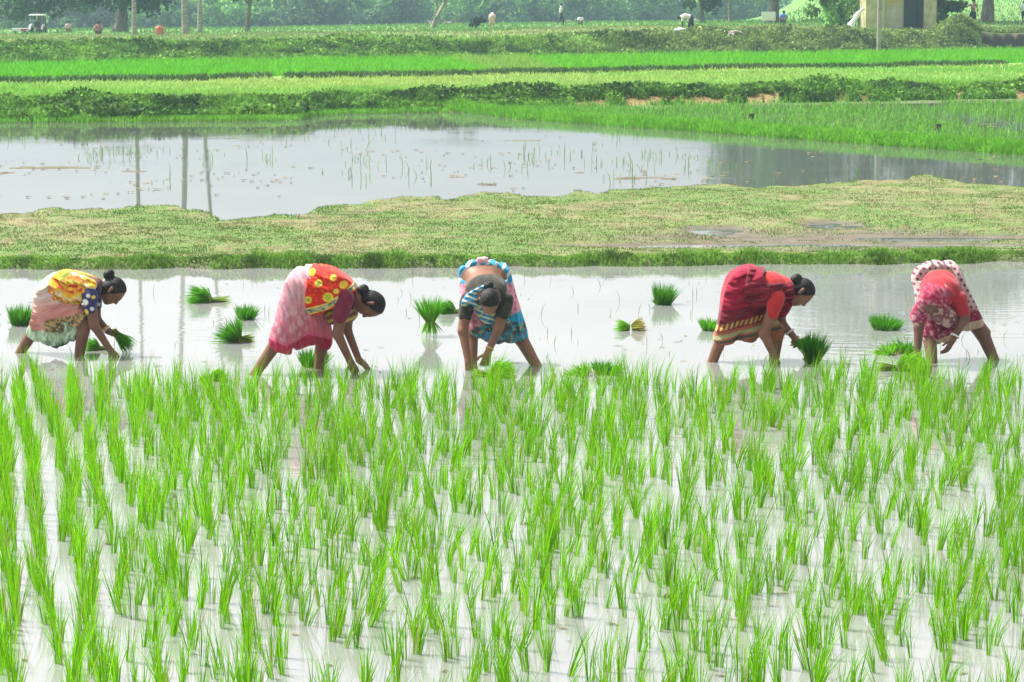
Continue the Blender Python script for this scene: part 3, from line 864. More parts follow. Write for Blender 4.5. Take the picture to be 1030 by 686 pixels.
class Worker:
    """one bending figure; photo pixel + depth offset -> metres about the worker's own place"""
    def __init__(s, D, h=0.006):
        s.D, s.h = D, h
        s.px = D / FPX
    def J(s, p):
        return at_depth(p[0], p[1], s.D + (p[2] if len(p) > 2 else 0.0))
    def field(s, prims, pad=0.05):
        pts = np.array([s.J(q) for pr in prims for q in pr[:1] + ([pr[2]] if pr[0:1] and len(pr) > 2 and isinstance(pr[2], tuple) else [])])
        return pts
    def build_field(s, prims, grow=0.0, k=None, pad=0.04):
        """prims: (p1, r1, p2, r2, k, flat)"""
        lo, hi = np.full(3, 1e9), np.full(3, -1e9)
        for pr in prims:
            r = max(pr[1], pr[3]) / (min(1, pr[5][1]) if len(pr) > 5 and pr[5] else 1.0) + grow + pad
            for q in (pr[0], pr[2]):
                w = s.J(q); lo = np.minimum(lo, w - r); hi = np.maximum(hi, w + r)
        f = Field(lo, hi, s.h)
        for pr in prims:
            kk = pr[4] if len(pr) > 4 else 0.02
            f.cone(s.J(pr[0]), pr[1], s.J(pr[2]), pr[3], kk, pr[5] if len(pr) > 5 else None, grow)
        return f
    def uv(s, f):
        X, Y, Z = f.grid()
        P = np.stack([np.broadcast_to(f.ax[0][:, None], (f.n[0], f.n[2])), np.full((f.n[0], f.n[2]), s.D), np.broadcast_to(f.ax[2][None, :], (f.n[0], f.n[2]))], -1)
        return photo_uv(P)
    def clip(s, f, poly, k=0.012):
        u, v = s.uv(f)
        q = poly_sdf(u, v, smooth_poly(poly, 2)) * s.px
        f.cut(q[:, None, :], k)
    def wrinkle(s, f, amp, fn):
        """displace by folds: fn(u,v) in photo pixels -> -1..1"""
        u, v = s.uv(f)
        X, Y, Z = f.grid()
        yy = (f.ax[1] - s.D) / s.px
        f.d = f.d + (amp * fn(u[:, None, :] + 0 * yy[None, :, None], v[:, None, :] + 0 * yy[None, :, None], yy[None, :, None])).astype(np.float32)
    def obj(s, name, f, parent, mat, colfn, label=None):
        V, F = f.mesh()
        P = V.copy(); P[:, 1] = s.D
        u, v = photo_uv(P)
        w = (V[:, 1] - s.D) / s.px
        c = colfn(u, v, w)
        c = np.broadcast_to(np.asarray(c, float), (len(V), 3))
        L = np.array(world_loc(parent))
        o = link(name, mesh_np(name, V - L, F, c, mat, True), parent)
        if label: o['label'] = label
        return o

LATY = ((0, 1, 0), 0.74)      # flattening: wider across the shoulders (side-on figures)
LATX = ((1, 0, 0), 0.74)      # same for figures facing the camera

def head_prims(f, c, up, fwd, grow=0.0, face=True, s=1.0):
    up, fwd = unit(up), unit(fwd); fwd = unit(fwd - up * (fwd @ up)); rt = np.cross(fwd, up)
    c = np.array(c); R = (rt, fwd, up)
    f.ell(c + up * .025 * s, R, np.array((.073, .092, .082)) * s, 0.02, grow)
    if face:
        f.ell(c - up * .035 * s + fwd * .025 * s, R, np.array((.057, .066, .082)) * s, 0.03, grow)     # jaw and cheeks
        f.cone(c - up * .095 * s + fwd * .055 * s, .024 * s, c - up * .09 * s + fwd * .06 * s, .022 * s, 0.02)  # chin
        f.cone(c + up * .005 * s + fwd * .092 * s, .009 * s, c - up * .032 * s + fwd * .102 * s, .0135 * s, 0.012)  # nose
        f.cone(c + up * .018 * s + fwd * .086 * s - rt * .03, .011 * s, c + up * .018 * s + fwd * .086 * s + rt * .03, .011 * s, 0.015)  # brow
        f.cone(c - up * .062 * s + fwd * .083 * s - rt * .014, .0095 * s, c - up * .062 * s + fwd * .083 * s + rt * .014, .0095 * s, 0.01)  # lips
        for sg in (-1, 1):
            f.cone(c + rt * sg * .072 * s - up * .02 * s - fwd * .005, .011 * s, c + rt * sg * .076 * s + up * .022 * s - fwd * .014, .014 * s, 0.008)  # ears
    return c, up, fwd, rt

def hand_prims(f, w, d, nrm, thumb_side, curl=0.5, s=1.0, spread=0.35):
    """w wrist, d direction of the palm, nrm out of the back of the hand"""
    d = unit(d); nrm = unit(np.array(nrm, float) - d * (np.array(nrm) @ d)); sd = np.cross(d, nrm) * thumb_side
    w = np.array(w, float)
    palm = w + d * .075 * s
    f.cone(w, .024 * s, w + d * .03 * s, .025 * s, .015)
    for q in (-.026, -.009, .009, .026):
        f.cone(w + d * .02 * s + sd * q * .6 * s, .015 * s, palm + sd * q * s, .0125 * s, .012)
    for i, (q, L) in enumerate(((.029, .068), (.0105, .078), (-.0095, .073), (-.029, .056))):
        a = palm + sd * q * s
        dd = unit(d + sd * q * 6 * spread)
        b = a + (dd * math.cos(curl * .7) - nrm * math.sin(curl * .7)) * L * .5 * s
        e = b + (dd * math.cos(curl * 1.9) - nrm * math.sin(curl * 1.9)) * L * .5 * s
        f.cone(a, .0095 * s, b, .0088 * s, .004); f.cone(b, .0088 * s, e, .0072 * s, .003)
    t0 = w + d * .028 * s + sd * .026 * s
    t1 = t0 + (d * .6 + sd * .75 - nrm * .25) * .042 * s
    t2 = t1 + (d * .9 + sd * .15 - nrm * (.2 + curl * .5)) * .034 * s
    f.cone(t0, .0125 * s, t1, .0105 * s, .01); f.cone(t1, .0105 * s, t2, .0085 * s, .004)

def folds(u, v, a, freq, seed, warp=6.0, fine=True):
    """cloth folds running along direction a (degrees, photo plane)"""
    if freq < 2 and fine: return folds(u, v, a, freq, seed, warp, False) + .42 * folds(u, v, a + 14, freq * 2.3, seed + 31, warp * .6, False)
    ca, sa = math.cos(math.radians(a)), math.sin(math.radians(a))
    p = -u * sa + v * ca; q = u * ca + v * sa
    p = p + warp * (fbm(q * .04, p * .05, seed) - .5) * 2
    return np.sin(p * freq) * 0.7 + 0.6 * (fbm(p * freq * .35, q * .03, seed + 7) - .5) * 2
# ------------------------------------------------------------------ the five workers
M_EYE = mat_plain('dark_eye', (0.02, 0.015, 0.012), (0.012, 0.01, 0.01), rough=0.2, bump=0)
M_SILVER = mat_plain('pale_bangle', (0.75, 0.72, 0.68), (0.6, 0.56, 0.5), rough=0.3, scale=30, bump=0.05)
M_GOLD = mat_plain('brass_bangle', (0.72, 0.48, 0.16), (0.55, 0.34, 0.1), rough=0.3, scale=30, bump=0.05, metal=0.6)
GRP = 'women planting rice in a row'

def skin_col(base=(0.20, 0.095, 0.055)):
    def f(u, v, w):
        n = fbm(u * .12, v * .12 + w * .1, 3)
        return np.array(base) * (0.72 + 0.5 * n + .12 * (fbm(u * .5, v * .5, 13) - .5))[:, None]
    return f
def hair_col(u, v, w):
    return np.array((0.014, 0.012, 0.012)) * (0.7 + 0.8 * fbm(u * .6, v * .6, 8))[:, None]

def ring(wk, p, q, r, tr, parent, mat, label):
    P, Q = wk.J(p), wk.J(q); a = unit(Q - P); t = unit(np.cross(a, (0.3, 0.8, 0.5))); b = np.cross(a, t)
    m = MB(); m.tube([P + (t * math.cos(x) + b * math.sin(x)) * r for x in np.linspace(0, 2 * math.pi, 25)], tr, 8, False)
    o = m.build('bangle', mat, parent)
    return o

class W(Worker):
    def start(s, anchor, label):
        s.root = empty('person', s.J(anchor) * np.array([1, 1, 0]), label, 'person', GRP)
    def body(s, prims, head, hands, base=(0.20, 0.095, 0.055)):
        c, up, fwd = head
        f = s.build_field(prims + [((c[0], c[1], c[2]), .14, (c[0], c[1], c[2]), .01)], pad=0.16)
        f.d[:] = 0.5
        for pr in prims:
            f.cone(s.J(pr[0]), pr[1], s.J(pr[2]), pr[3], pr[4] if len(pr) > 4 else .02, pr[5] if len(pr) > 5 else None)
        s.hc, s.up, s.fwd, s.rt = head_prims(f, s.J(c), up, fwd)
        for wrist, d, nrm, side, curl in hands:
            hand_prims(f, s.J(wrist), d, nrm, side, curl)
        s.obj('body', f, s.root, M_SKIN, skin_col(base))
        m = MB()
        for sg in (-1, 1):
            p = s.hc + s.rt * sg * .030 + s.fwd * .080 - s.up * .002
            m.lathe(p, [(0.0005, -.009), (.007, -.006), (.0105, 0), (.007, .006), (.0005, .009)], 10)
        m.build('eyes', M_EYE, s.root)
    def hair(s, bun=None, br=.04, line=.03, tilt=.55, extra=()):
        c = s.hc
        f = Field(c - .22, c + .22, s.h)
        R = (s.rt, s.fwd, s.up)
        f.ell(c + s.up * .028 - s.fwd * .004, R, (.080, .098, .088), 0)
        f.ell(c - s.up * .02 - s.fwd * .03, R, (.074, .07, .085), 0.02)
        X, Y, Z = f.grid()
        q = lambda a: (X - c[0]) * a[0] + (Y - c[1]) * a[1] + (Z - c[2]) * a[2]
        f.d = np.maximum(f.d, (q(s.fwd) - tilt * q(s.up) - line).astype(np.float32))
        for e in extra: f.cone(s.J(e[0]), e[1], s.J(e[2]), e[3], .02)
        if bun is not None:
            b = s.J(bun); f.cone(b, br, b + np.array([.012, .01, .008]), br * .9, .012)
        f.d = f.d + (0.0022 * np.sin(q(s.rt) * 330 + 6 * np.sin(q(s.fwd) * 40))).astype(np.float32)
        s.obj('hair', f, s.root, M_HAIR, hair_col)
    def cloth(s, name, prims, poly, colfn, amp=0.006, fold=(60, .55, 3), cut=None, label=None, k=.012, warp=6.0):
        f = s.build_field(prims)
        if fold:
            s.wrinkle(f, amp, lambda u, v, w: folds(u + .5 * w, v + .35 * w, fold[0], fold[1], fold[2], warp))
        if poly is not None: s.clip(f, poly, k)
        if cut is not None:
            u, v = s.uv(f); w = (f.ax[1] - s.D)[None, :, None]
            f.cut(np.broadcast_to(cut(u[:, None, :], v[:, None, :], w), f.d.shape).astype(np.float32), .004)
        return s.obj(name, f, s.root, M_CLOTH, colfn, label)

def dots(u, v, spots, c, rim=None, rimc=None):
    for x, y, r, col in spots:
        dd = np.hypot(u - x, (v - y) * 1.05)
        if rim: c = mixc(c, rimc, sstep((r + rim - dd) / .8))
        c = mixc(c, col, sstep((r - dd) / .8))
    return c

# ---- yellow shawl, salmon skirt
w = W(20.8); w.start((58, 352), 'stooping woman in a salmon pink skirt and yellow orange shawl with navy dotted sleeve')
w.body([((55, 291, 0), .100, (82, 290, 0), .115, .03, LATY), ((82, 290, 0), .108, (95, 288, 0), .08, .03, LATY),
        ((94, 288, 0), .052, (106, 291, 0), .046, .02),
        ((50, 298, .08), .082, (36, 329, .11), .058, .03), ((36, 329, .11), .054, (13, 367, .12), .034), ((13, 367, .12), .036, (22, 370, .08), .028),
        ((51, 298, -.08), .085, (85, 325, -.1), .062, .03), ((85, 325, -.1), .058, (78, 368, -.1), .035), ((78, 368, -.1), .036, (88, 370, -.12), .028),
        ((90, 297, -.15), .052, (94.5, 327, -.18), .040), ((94.5, 327, -.18), .038, (110, 351, -.17), .026),
        ((95, 296, .14), .052, (97, 321, .15), .038), ((97, 321, .15), .036, (109.5, 333.5, .1), .026)],
       ((113.5, 292, -.0), (.86, -.05, .5), (.5, -.08, -.86)),
       [((110, 351, -.17), (.62, .1, -.78), (.5, -.5, .6), 1, .35), ((109.5, 333.5, .1), (.96, -.1, -.28), (.2, -.35, .9), -1, .85)], (0.175, 0.085, 0.052))
w.hair((109, 276.5, .0), .042, .028, .5)
def c1(u, v, z):
    t = v + .18 * (u - 45)
    c = mixc((.56, .45, .39), (.52, .22, .19), sstep((t - 297) / 7) * (1 - .55 * sstep((4 - np.abs(t - 303)) / 3)))
    c = mixc(c, (.66, .40, .36), sstep((fbm(u * .05, t * .25, 14) - .5) / .15) * .5)
    hem = v - (331 - (u - 29) * .22)
    band = sstep((hem + 7) / 1.5) * sstep((u - 44) / 6)
    pat = fbm(u * .5, v * .5, 4)
    c = mixc(c, mixc((.10, .09, .045), (.42, .30, .12), sstep((pat - .48) / .1)), band)
    edge = sstep((2.2 - np.abs(u - (36 - (v - 300) * .25))) / 1.2) * sstep((v - 296) / 5)
    return mixc(c, (.25, .11, .10), edge * .7)
w.cloth('petticoat', [((47, 300, .08), .085, (32, 335, .11), .078, .03), ((53, 302, -.04), .085, (77, 330, -.06), .075, .03), ((50, 318, 0.03), .09, (54, 338, 0.03), .07, .05), ((36, 335, .08), .065, (56, 341, .04), .06, .05), ((56, 341, .04), .06, (76, 335, -.04), .06, .05)],
        [(28, 326), (24, 337), (29, 342), (36, 345), (44, 349), (56, 352), (68, 350), (77, 342), (86, 325), (60, 320)],
        lambda u, v, z: mixc(mixc((.42, .56, .38), (.20, .30, .18), sstep((fbm(u * .22, v * .22, 6) - .5) / .15)), (.05, .08, .05), sstep((1.6 - np.abs(v - (342 + 7 * np.sin((u - 25) * .06)))) / 1)),
        .010, (80, .75, 5))
w.cloth('skirt', [((50, 292, 0), .150, (55, 292, 0), .148, .03, LATY), ((47, 296, .05), .15, (34, 328, .1), .10, .03), ((51, 298, -.05), .15, (82, 321, -.1), .092, .03), ((50, 300, 0), .15, (56, 322, 0), .13, .06)],
        [(64, 271), (50, 275), (40, 286), (36, 300), (32, 316), (28, 331), (38, 334), (52, 334), (64, 332), (76, 329), (86, 322), (92, 312), (93, 300), (86, 290), (78, 275)],
        c1, .012, (-28, .62, 2))
def c1s(u, v, z):
    p = (v - 280) * .75 + (u - 70) * -.35 + 14 * (fbm(u * .06, v * .06, 5) - .5) + z * .25
    k = np.floor(p / 1.9).astype(int) % 7
    pal = np.array([(.72, .33, .02), (.74, .50, .06), (.66, .62, .48), (.66, .15, .02), (.14, .22, .03), (.76, .40, .03), (.50, .05, .02)])
    c = pal[k]
    return mixc(c, (.78, .44, .04), sstep((fbm(u * .4, v * .4, 9) - .55) / .1) * .7)
w.cloth('shawl', [((60, 290, 0), .160, (92, 288, 0), .126, .03, LATY), ((66, 297, -.08), .11, (86, 293, -.08), .10, .04)],
        [(51, 284), (56, 274), (66, 270), (80, 274), (92, 279), (101, 283), (98, 291), (89, 296), (84, 304), (78, 311), (71, 310), (61, 304), (54, 294)], c1s, .011, (22, .9, 11))
def c1b(u, v, z):
    c = np.zeros((len(u), 3)) + np.array((.035, .04, .11))
    return dots(u, v, [(90, 301, 3.6, (.75, .74, .72)), (90.5, 311, 3.4, (.70, .52, .06)), (97, 307.5, 2.4, (.6, .62, .66)), (93, 294.5, 2.6, (.72, .70, .7)), (98, 296, 2.2, (.7, .5, .08)), (96, 316, 2, (.6, .6, .62))], c)
w.cloth('blouse', [((82, 290, 0), .121, (95, 289, 0), .092, .03, LATY), ((90, 297, -.15), .066, (92, 311, -.165), .058, .02), ((95, 296, .14), .064, (96, 310, .145), .055, .02)],
        [(80, 280), (100, 280), (103, 290), (101, 304), (99, 313), (93, 315), (86, 314), (83, 306), (78, 298)], c1b, .003, (70, .8, 6))
ring(w, (108, 332, .11), (110, 334, .1), .031, .007, w.root, M_SILVER, '')
ring(w, (106.5, 330.5, .115), (108, 332, .11), .032, .006, w.root, M_GOLD, '')

# ---- red shawl, pale pink skirt
w = W(19.85); w.start((300, 372), 'stooping woman in a pale pink skirt with a bright red shawl of yellow medallions')
w.body([((302, 286, 0), .118, (335, 287, 0), .118, .03, LATY), ((335, 287, 0), .11, (349, 292, 0), .082, .03, LATY),
        ((348, 291, 0), .052, (364, 300, 0), .046, .02),
        ((299, 292, -.08), .09, (284, 336, -.14), .062, .03), ((284, 336, -.14), .057, (250, 386, -.2), .034), ((250, 386, -.2), .036, (259, 390, -.24), .028),
        ((305, 295, .08), .09, (325, 335, .12), .064, .03), ((325, 335, .12), .060, (320, 380, .13), .036), ((320, 380, .13), .036, (331, 383, .1), .028),
        ((346, 302, -.15), .054, (339.5, 336, -.17), .041), ((339.5, 336, -.17), .040, (352, 363, -.15), .027),
        ((352, 301, .15), .052, (349, 331, .17), .038), ((349, 331, .17), .036, (361, 362, .1), .026)],
       ((373, 306, 0), (.95, -.06, -.22), (-.15, -.1, -.98)),
       [((352, 363, -.15), (.42, .05, -.9), (.4, -.75, .4), 1, .5), ((361, 362, .1), (.75, -.1, -.65), (.5, -.3, .8), -1, .5)], (0.19, 0.088, 0.052))
w.hair((364.5, 292, -.01), .043, .026, .35, [((368, 298, 0), .05, (374, 300, 0), .06)])
def c2(u, v, z):
    t = (v - 270) + (u - 300) * .1
    c = mixc((.60, .32, .37), (.50, .11, .17), sstep((t - 4) / 66) * .9)
    c = mixc(c, (.64, .44, .50), sstep((fbm(u * .35, v * .18, 14) - .5) / .1) * .45 * sstep((318 - u) / 10))
    fr = sstep((u - 306) / 10) * sstep((v - 300) / 10)
    c = mixc(c, (.56, .13, .17), fr * .7)
    hem = v - np.interp(u, [270, 292, 312, 332], [340, 349, 339, 347])
    c = mixc(c, (.40, .03, .07), sstep((hem + 6) / 2))
    return mixc(c, (.62, .10, .20), sstep((1.3 - np.abs(hem + 6.5)) / .8))
w.cloth('skirt', [((301, 287, 0), .150, (314, 285, 0), .148, .03, LATY), ((299, 291, -.05), .15, (283, 344, -.14), .112, .03), ((306, 292, .05), .15, (325, 345, .12), .102, .03), ((304, 300, 0), .15, (306, 334, 0), .14, .06)],
        [(316, 264), (300, 267), (290, 276), (284, 290), (279, 312), (270, 344), (280, 350), (292, 355), (301, 354), (312, 345), (321, 350), (332, 355), (334, 338), (331, 318), (330, 300), (326, 280)],
        c2, .012, (66, .5, 12))
def c2s(u, v, z):
    c = np.zeros((len(u), 3)) + np.array((.60, .024, .014))
    c = mixc(c, (.80, .16, .03), sstep((fbm(u * .5, v * .5, 4) - .6) / .08) * .6)
    c = dots(u, v, [(322.5, 282, 2.6, (.22, .33, .05)), (332, 296, 3.8, (.42, .46, .04)), (312, 298.5, 2.6, (.34, .42, .05)), (315.5, 271.5, 2.4, (.80, .50, .04)), (347, 284, 2.8, (.82, .46, .04)), (337, 277, 2.2, (.82, .5, .06)), (340, 290, 1.7, (.8, .5, .3))], c, 1.6, (.82, .55, .06))
    e = np.interp(u, [305, 310, 330, 345, 360], [316, 316, 311, 301, 289]) - v
    c = mixc(c, (.70, .62, .16), sstep((1.1 - np.abs(e - 8)) / .8))
    c = mixc(c, mixc((.45, .48, .32), (.10, .12, .10), sstep((fbm(u * .8, e * .3, 8) - .48) / .08)), sstep((2.4 - np.abs(e - 5)) / .8))
    return mixc(c, (.72, .62, .10), sstep((.9 - np.abs(e - 2.2)) / .6))
w.cloth('shawl', [((308, 287, 0), .172, (335, 287, 0), .152, .03, LATY), ((335, 287, 0), .146, (355, 291, 0), .09, .03, LATY), ((314, 303, -.1), .11, (334, 299, -.1), .105, .05)],
        [(313, 265), (322, 264), (336, 269), (348, 277), (360, 288), (358, 292), (346, 301), (331, 312), (318, 316), (309, 316), (308.5, 295), (311, 276)], c2s, .009, (15, .6, 21))
w.cloth('blouse', [((330, 288, 0), .124, (349, 292, 0), .094, .03, LATY), ((347, 300, -.15), .072, (342, 319, -.165), .062, .02), ((352, 301, .15), .066, (350, 318, .16), .058, .02)],
        [(328, 280), (345, 280), (359, 287), (361, 298), (357, 308), (350, 320), (344, 324), (335, 320), (330, 312)],
        lambda u, v, z: np.array((.17, .02, .045)) * (.85 + .3 * fbm(u * .3, v * .3, 5))[:, None], .003, (60, .8, 6))
w.cloth('sash', [((334, 316, .03), .085, (352, 314, .05), .075, .05)],
        [(326, 315), (336, 310), (348, 312), (362, 315), (356, 324), (346, 332), (337, 334), (330, 326)],
        lambda u, v, z: mixc((.22, .06, .05), (.48, .42, .08), sstep((np.sin((u * .45 + v) * .8 + 2 * fbm(u * .1, v * .1, 2)) - .1) / .4)), .006, (-30, .6, 3))

# ---- dark blouse, blue floral skirt, facing the camera
w = W(20.1); w.start((500, 371), 'bent woman facing the camera, bare lower back, dark blouse and blue and pink floral skirt')
w.body([((482, 280, .27), .118, (492, 280, .27), .118, .03, LATX), ((487, 281, .25), .118, (489, 294, -.0), .112, .04, LATX), ((489, 294, 0), .108, (490, 297, -.08), .09, .03, LATX),
        ((490, 295, -.06), .052, (492, 300, -.17), .047, .02),
        ((477, 288, .26), .088, (474, 336, .12), .060, .03), ((474, 336, .12), .056, (475, 384, -.07), .035), ((475, 384, -.07), .036, (474, 391, -.16), .028),
        ((499, 288, .28), .088, (523, 339, .2), .062, .03), ((523, 339, .2), .057, (547, 381, -.02), .035), ((547, 381, -.02), .036, (549, 388, -.1), .028),
        ((470, 303, -.05), .052, (465.5, 333, -.12), .040), ((465.5, 333, -.12), .038, (471, 364, -.2), .027),
        ((509, 302, -.05), .052, (501, 331, -.12), .039), ((501, 331, -.12), .037, (491, 354, -.2), .026)],
       ((492.5, 303, -.24), (.0, -.95, .1), (-.05, -.15, -1)),
       [((471, 364, -.2), (.15, -.05, -1), (-.3, -.9, .1), -1, .4), ((491, 354, -.2), (-.25, -.1, -1), (.3, -.9, .1), 1, .7)], (0.215, 0.105, 0.062))
w.hair((491, 288, -.16), .036, .012, .3)
def c3(u, v, z):
    chk = ((np.sin(u * 1.1) > .3) | (np.sin(v * 1.1) > .45)) * 1.0
    c = mixc((.56, .16, .24), (.68, .36, .42), chk * .7)
    low = v - (333 - (u - 470) * .33)
    n = fbm(u * .3, v * .3, 21); n2 = fbm(u * .42, v * .42, 31)
    fl = mixc((.02, .10, .12), (.03, .30, .46), sstep((n - .5) / .06))
    fl = mixc(fl, (.34, .30, .10), sstep((n2 - .58) / .05)); fl = mixc(fl, (.25, .06, .05), sstep((.36 - n2) / .05))
    fl = mixc(fl, (.03, .32, .52), sstep((u - 512) / 4) * sstep((327 - v) / 3))
    c = mixc(c, fl, sstep((low + 1) / 2))
    tp = (290 - v) + (z > 22) * 0
    st = np.sin((u * .9 + v * .55) * .75)
    blue = mixc((.025, .24, .42), (.56, .58, .60), sstep((st - .25) / .3))
    return mixc(c, blue, sstep(tp / 4))
w.cloth('skirt', [((482, 280, .28), .146, (492, 280, .28), .146, .03, LATX), ((477, 287, .24), .135, (475, 330, .12), .100, .03), ((498, 288, .26), .14, (522, 337, .2), .100, .03), ((487, 295, .28), .14, (498, 332, .2), .125, .07)],
        [(461, 292), (460, 274), (467, 263), (480, 258), (492, 258), (504, 262), (512, 272), (517, 290), (523, 312), (531, 336), (531, 343), (520, 347), (508, 349), (495, 349), (480, 343), (472, 335), (466, 318)],
        c3, .012, (74, .5, 31), cut=lambda u, v, y: (0.215 - np.maximum(v - 283, 0) * .03) - y)
def c3k(u, v, z): return mixc((.70, .30, .38), (.60, .50, .52), sstep((fbm(u * .5, v * .5, 3) - .5) / .1))
w.cloth('waist_knot', [((482, 262, .24), .028, (488, 262, .24), .03, .02)], None, c3k, .004, (20, .9, 3))
w.cloth('blouse', [((488.5, 289, .10), .122, (489, 294, 0), .122, .03, LATX), ((489, 294, 0), .118, (490, 297, -.07), .098, .03, LATX), ((470, 303, -.05), .066, (467.5, 318, -.085), .056, .02), ((509, 302, -.05), .066, (505.5, 317, -.085), .056, .02)],
        [(462, 300), (468, 290), (474, 280), (486, 276), (500, 277), (510, 284), (518, 298), (514, 318), (505, 322), (495, 322), (480, 320), (467, 322), (461, 319)],
        lambda u, v, z: mixc((.035, .036, .026), (.06, .056, .04), sstep((fbm(u * .3, v * .3, 5) - .5) / .2)), .003, (60, .7, 6), cut=lambda u, v, y: y - .115)
def c3s(u, v, z):
    st = np.sin((v * 1.0 - u * .35) * 1.15 + 3 * fbm(u * .1, v * .1, 7))
    c = mixc((.025, .20, .36), (.50, .55, .50), sstep((st - .1) / .3))
    return mixc(c, (.55, .52, .10), sstep((fbm(u * .25, v * .25, 17) - .6) / .06))
w.cloth('shawl', [((468, 303, -.05), .080, (480, 292, -.03), .10, .03), ((480, 292, -.03), .125, (492, 291, -.02), .125, .03), ((490, 311, -.02), .09, (493, 320, .04), .085, .05)],
        [(463, 307), (466, 297), (477, 289), (491, 283), (500, 287), (497, 292), (505, 303), (507, 318), (499, 326), (485, 325), (477, 312), (472, 307)], c3s, .010, (-25, .7, 13))
ring(w, (492.5, 350.5, -.19), (491, 354, -.2), .031, .005, w.root, M_GOLD, '')

# ---- maroon wrap, coral blouse
w = W(20.45); w.start((748, 364), 'stooping woman in a crimson and maroon sari with coral red sleeves, holding seedlings')
w.body([((748, 287, 0), .102, (776, 289, 0), .116, .03, LATY), ((776, 289, 0), .108, (788, 290, 0), .082, .03, LATY),
        ((787, 290, 0), .052, (799, 292, 0), .047, .02),
        ((743, 295, -.07), .085, (731, 326, -.08), .060, .03), ((731, 326, -.08), .056, (713, 373, -.06), .037), ((713, 373, -.06), .037, (724, 375, -.1), .028),
        ((743, 296, .08), .088, (782, 333, .08), .062, .03), ((782, 333, .08), .058, (777, 373, .05), .036), ((777, 373, .05), .036, (787, 375, .02), .028),
        ((780.5, 301, -.155), .053, (768.5, 336, -.18), .041), ((768.5, 336, -.18), .040, (779, 359, -.17), .027),
        ((788, 299, .14), .052, (785, 323, .15), .039), ((785, 323, .15), .037, (796, 336, .08), .027)],
       ((806, 293.5, 0), (.87, -.05, .46), (.5, -.1, -.85)),
       [((779, 359, -.17), (.4, .05, -.9), (.6, -.6, .4), 1, .4), ((796, 336, .08), (.6, -.1, -.75), (.6, -.5, .5), -1, .9)], (0.215, 0.10, 0.062))
w.hair((800.5, 281.5, -.01), .045, .03, .5)
def c4(u, v, z):
    s_ = v - 326 + (u - 720) * .21
    n = fbm(u * .28, v * .28, 3)
    c = np.zeros((len(u), 3)) + np.array((.27, .008, .03))
    c = mixc(c, (.34, .014, .045), sstep((n - .5) / .15) * .5)
    c = mixc(c, (.14, .01, .02), sstep((s_ + 15) / 2))
    leaf = sstep((np.sin(u * 1.25 + s_ * .5) - .1) / .3) * sstep((3.2 - np.abs(s_ - 2)) / 1)
    c = mixc(c, (.20, .03, .02), sstep((s_ + 2) / 1)); c = mixc(c, (.42, .36, .10), leaf)
    c = mixc(c, (.34, .10, .05), sstep((s_ - 6) / 1)); c = mixc(c, (.30, .30, .14), sstep((2.4 - np.abs(s_ - 11.5)) / .8))
    c = mixc(c, (.05, .07, .05), sstep((s_ - 15) / 1) * sstep((19 - s_) / 1))
    return mixc(c, (.28, .11, .055), sstep((s_ - 19) / 2))
w.cloth('skirt', [((742, 286, 0), .150, (756, 284, 0), .146, .03, LATY), ((739, 292, -.04), .15, (728, 337, -.08), .095, .03), ((744, 293, .05), .15, (781, 333, .08), .095, .03), ((742, 298, 0), .15, (752, 330, 0), .115, .06)],
        [(758, 264), (742, 269), (732, 278), (727, 291), (724, 308), (721, 326), (714, 343), (724, 346), (735, 345), (746, 343), (763, 346.5), (778, 346), (789, 346), (788, 334), (783, 322), (774, 312), (770, 296), (768, 275)],
        c4, .012, (-20, .55, 41))
w.cloth('blouse', [((766, 288, 0), .122, (776, 289, 0), .121, .03, LATY), ((776, 289, 0), .119, (789, 290, 0), .094, .03, LATY), ((781, 300, -.155), .070, (776, 315, -.17), .060, .02), ((788, 299, .14), .066, (787, 313, .145), .058, .02)],
        [(768, 272), (780, 272), (796, 278), (797, 290), (792, 302), (788, 314), (781, 321), (770, 317), (769, 305), (764, 292)],
        lambda u, v, z: np.array((.44, .026, .028)) * (.9 + .2 * fbm(u * .3, v * .3, 5))[:, None], .003, (60, .8, 6), cut=lambda u, v, y: (271 + .0 * y) - u - .0 if False else -1.0 + 0 * (u + y))
def c4s(u, v, z):
    t = sstep((fbm(u * .06 + v * .1, v * .2 - u * .1, 33) - .42) / .2)
    c = mixc((.12, .009, .018), (.22, .013, .032), t)
    e = np.abs((v - 278) - (u - 760) * .16)
    return mixc(c, (.62, .50, .36), sstep((1.6 - e) / .8) * sstep((6 - np.abs(u - 761)) / 3) * 0.8)
w.cloth('shawl', [((748, 286, 0), .164, (776, 288, 0), .132, .03, LATY), ((776, 288, 0), .128, (792, 289, -.02), .10, .03, LATY), ((760, 298, -.09), .10, (776, 295, -.1), .09, .05), ((788, 305, .04), .085, (784, 316, .06), .07, .04)],
        [(752, 264), (764, 264), (772, 271), (764, 276), (758, 280), (770, 282.5), (785, 283), (797, 281), (797, 290), (800, 304), (792, 318), (783, 322), (781, 312), (779, 300), (774, 308), (770, 319), (764, 319), (754, 309), (747, 300), (747, 284)],
        c4s, .012, (-12, .7, 51))
ring(w, (794.5, 334, .085), (796, 336, .08), .034, .009, w.root, M_SILVER, '')

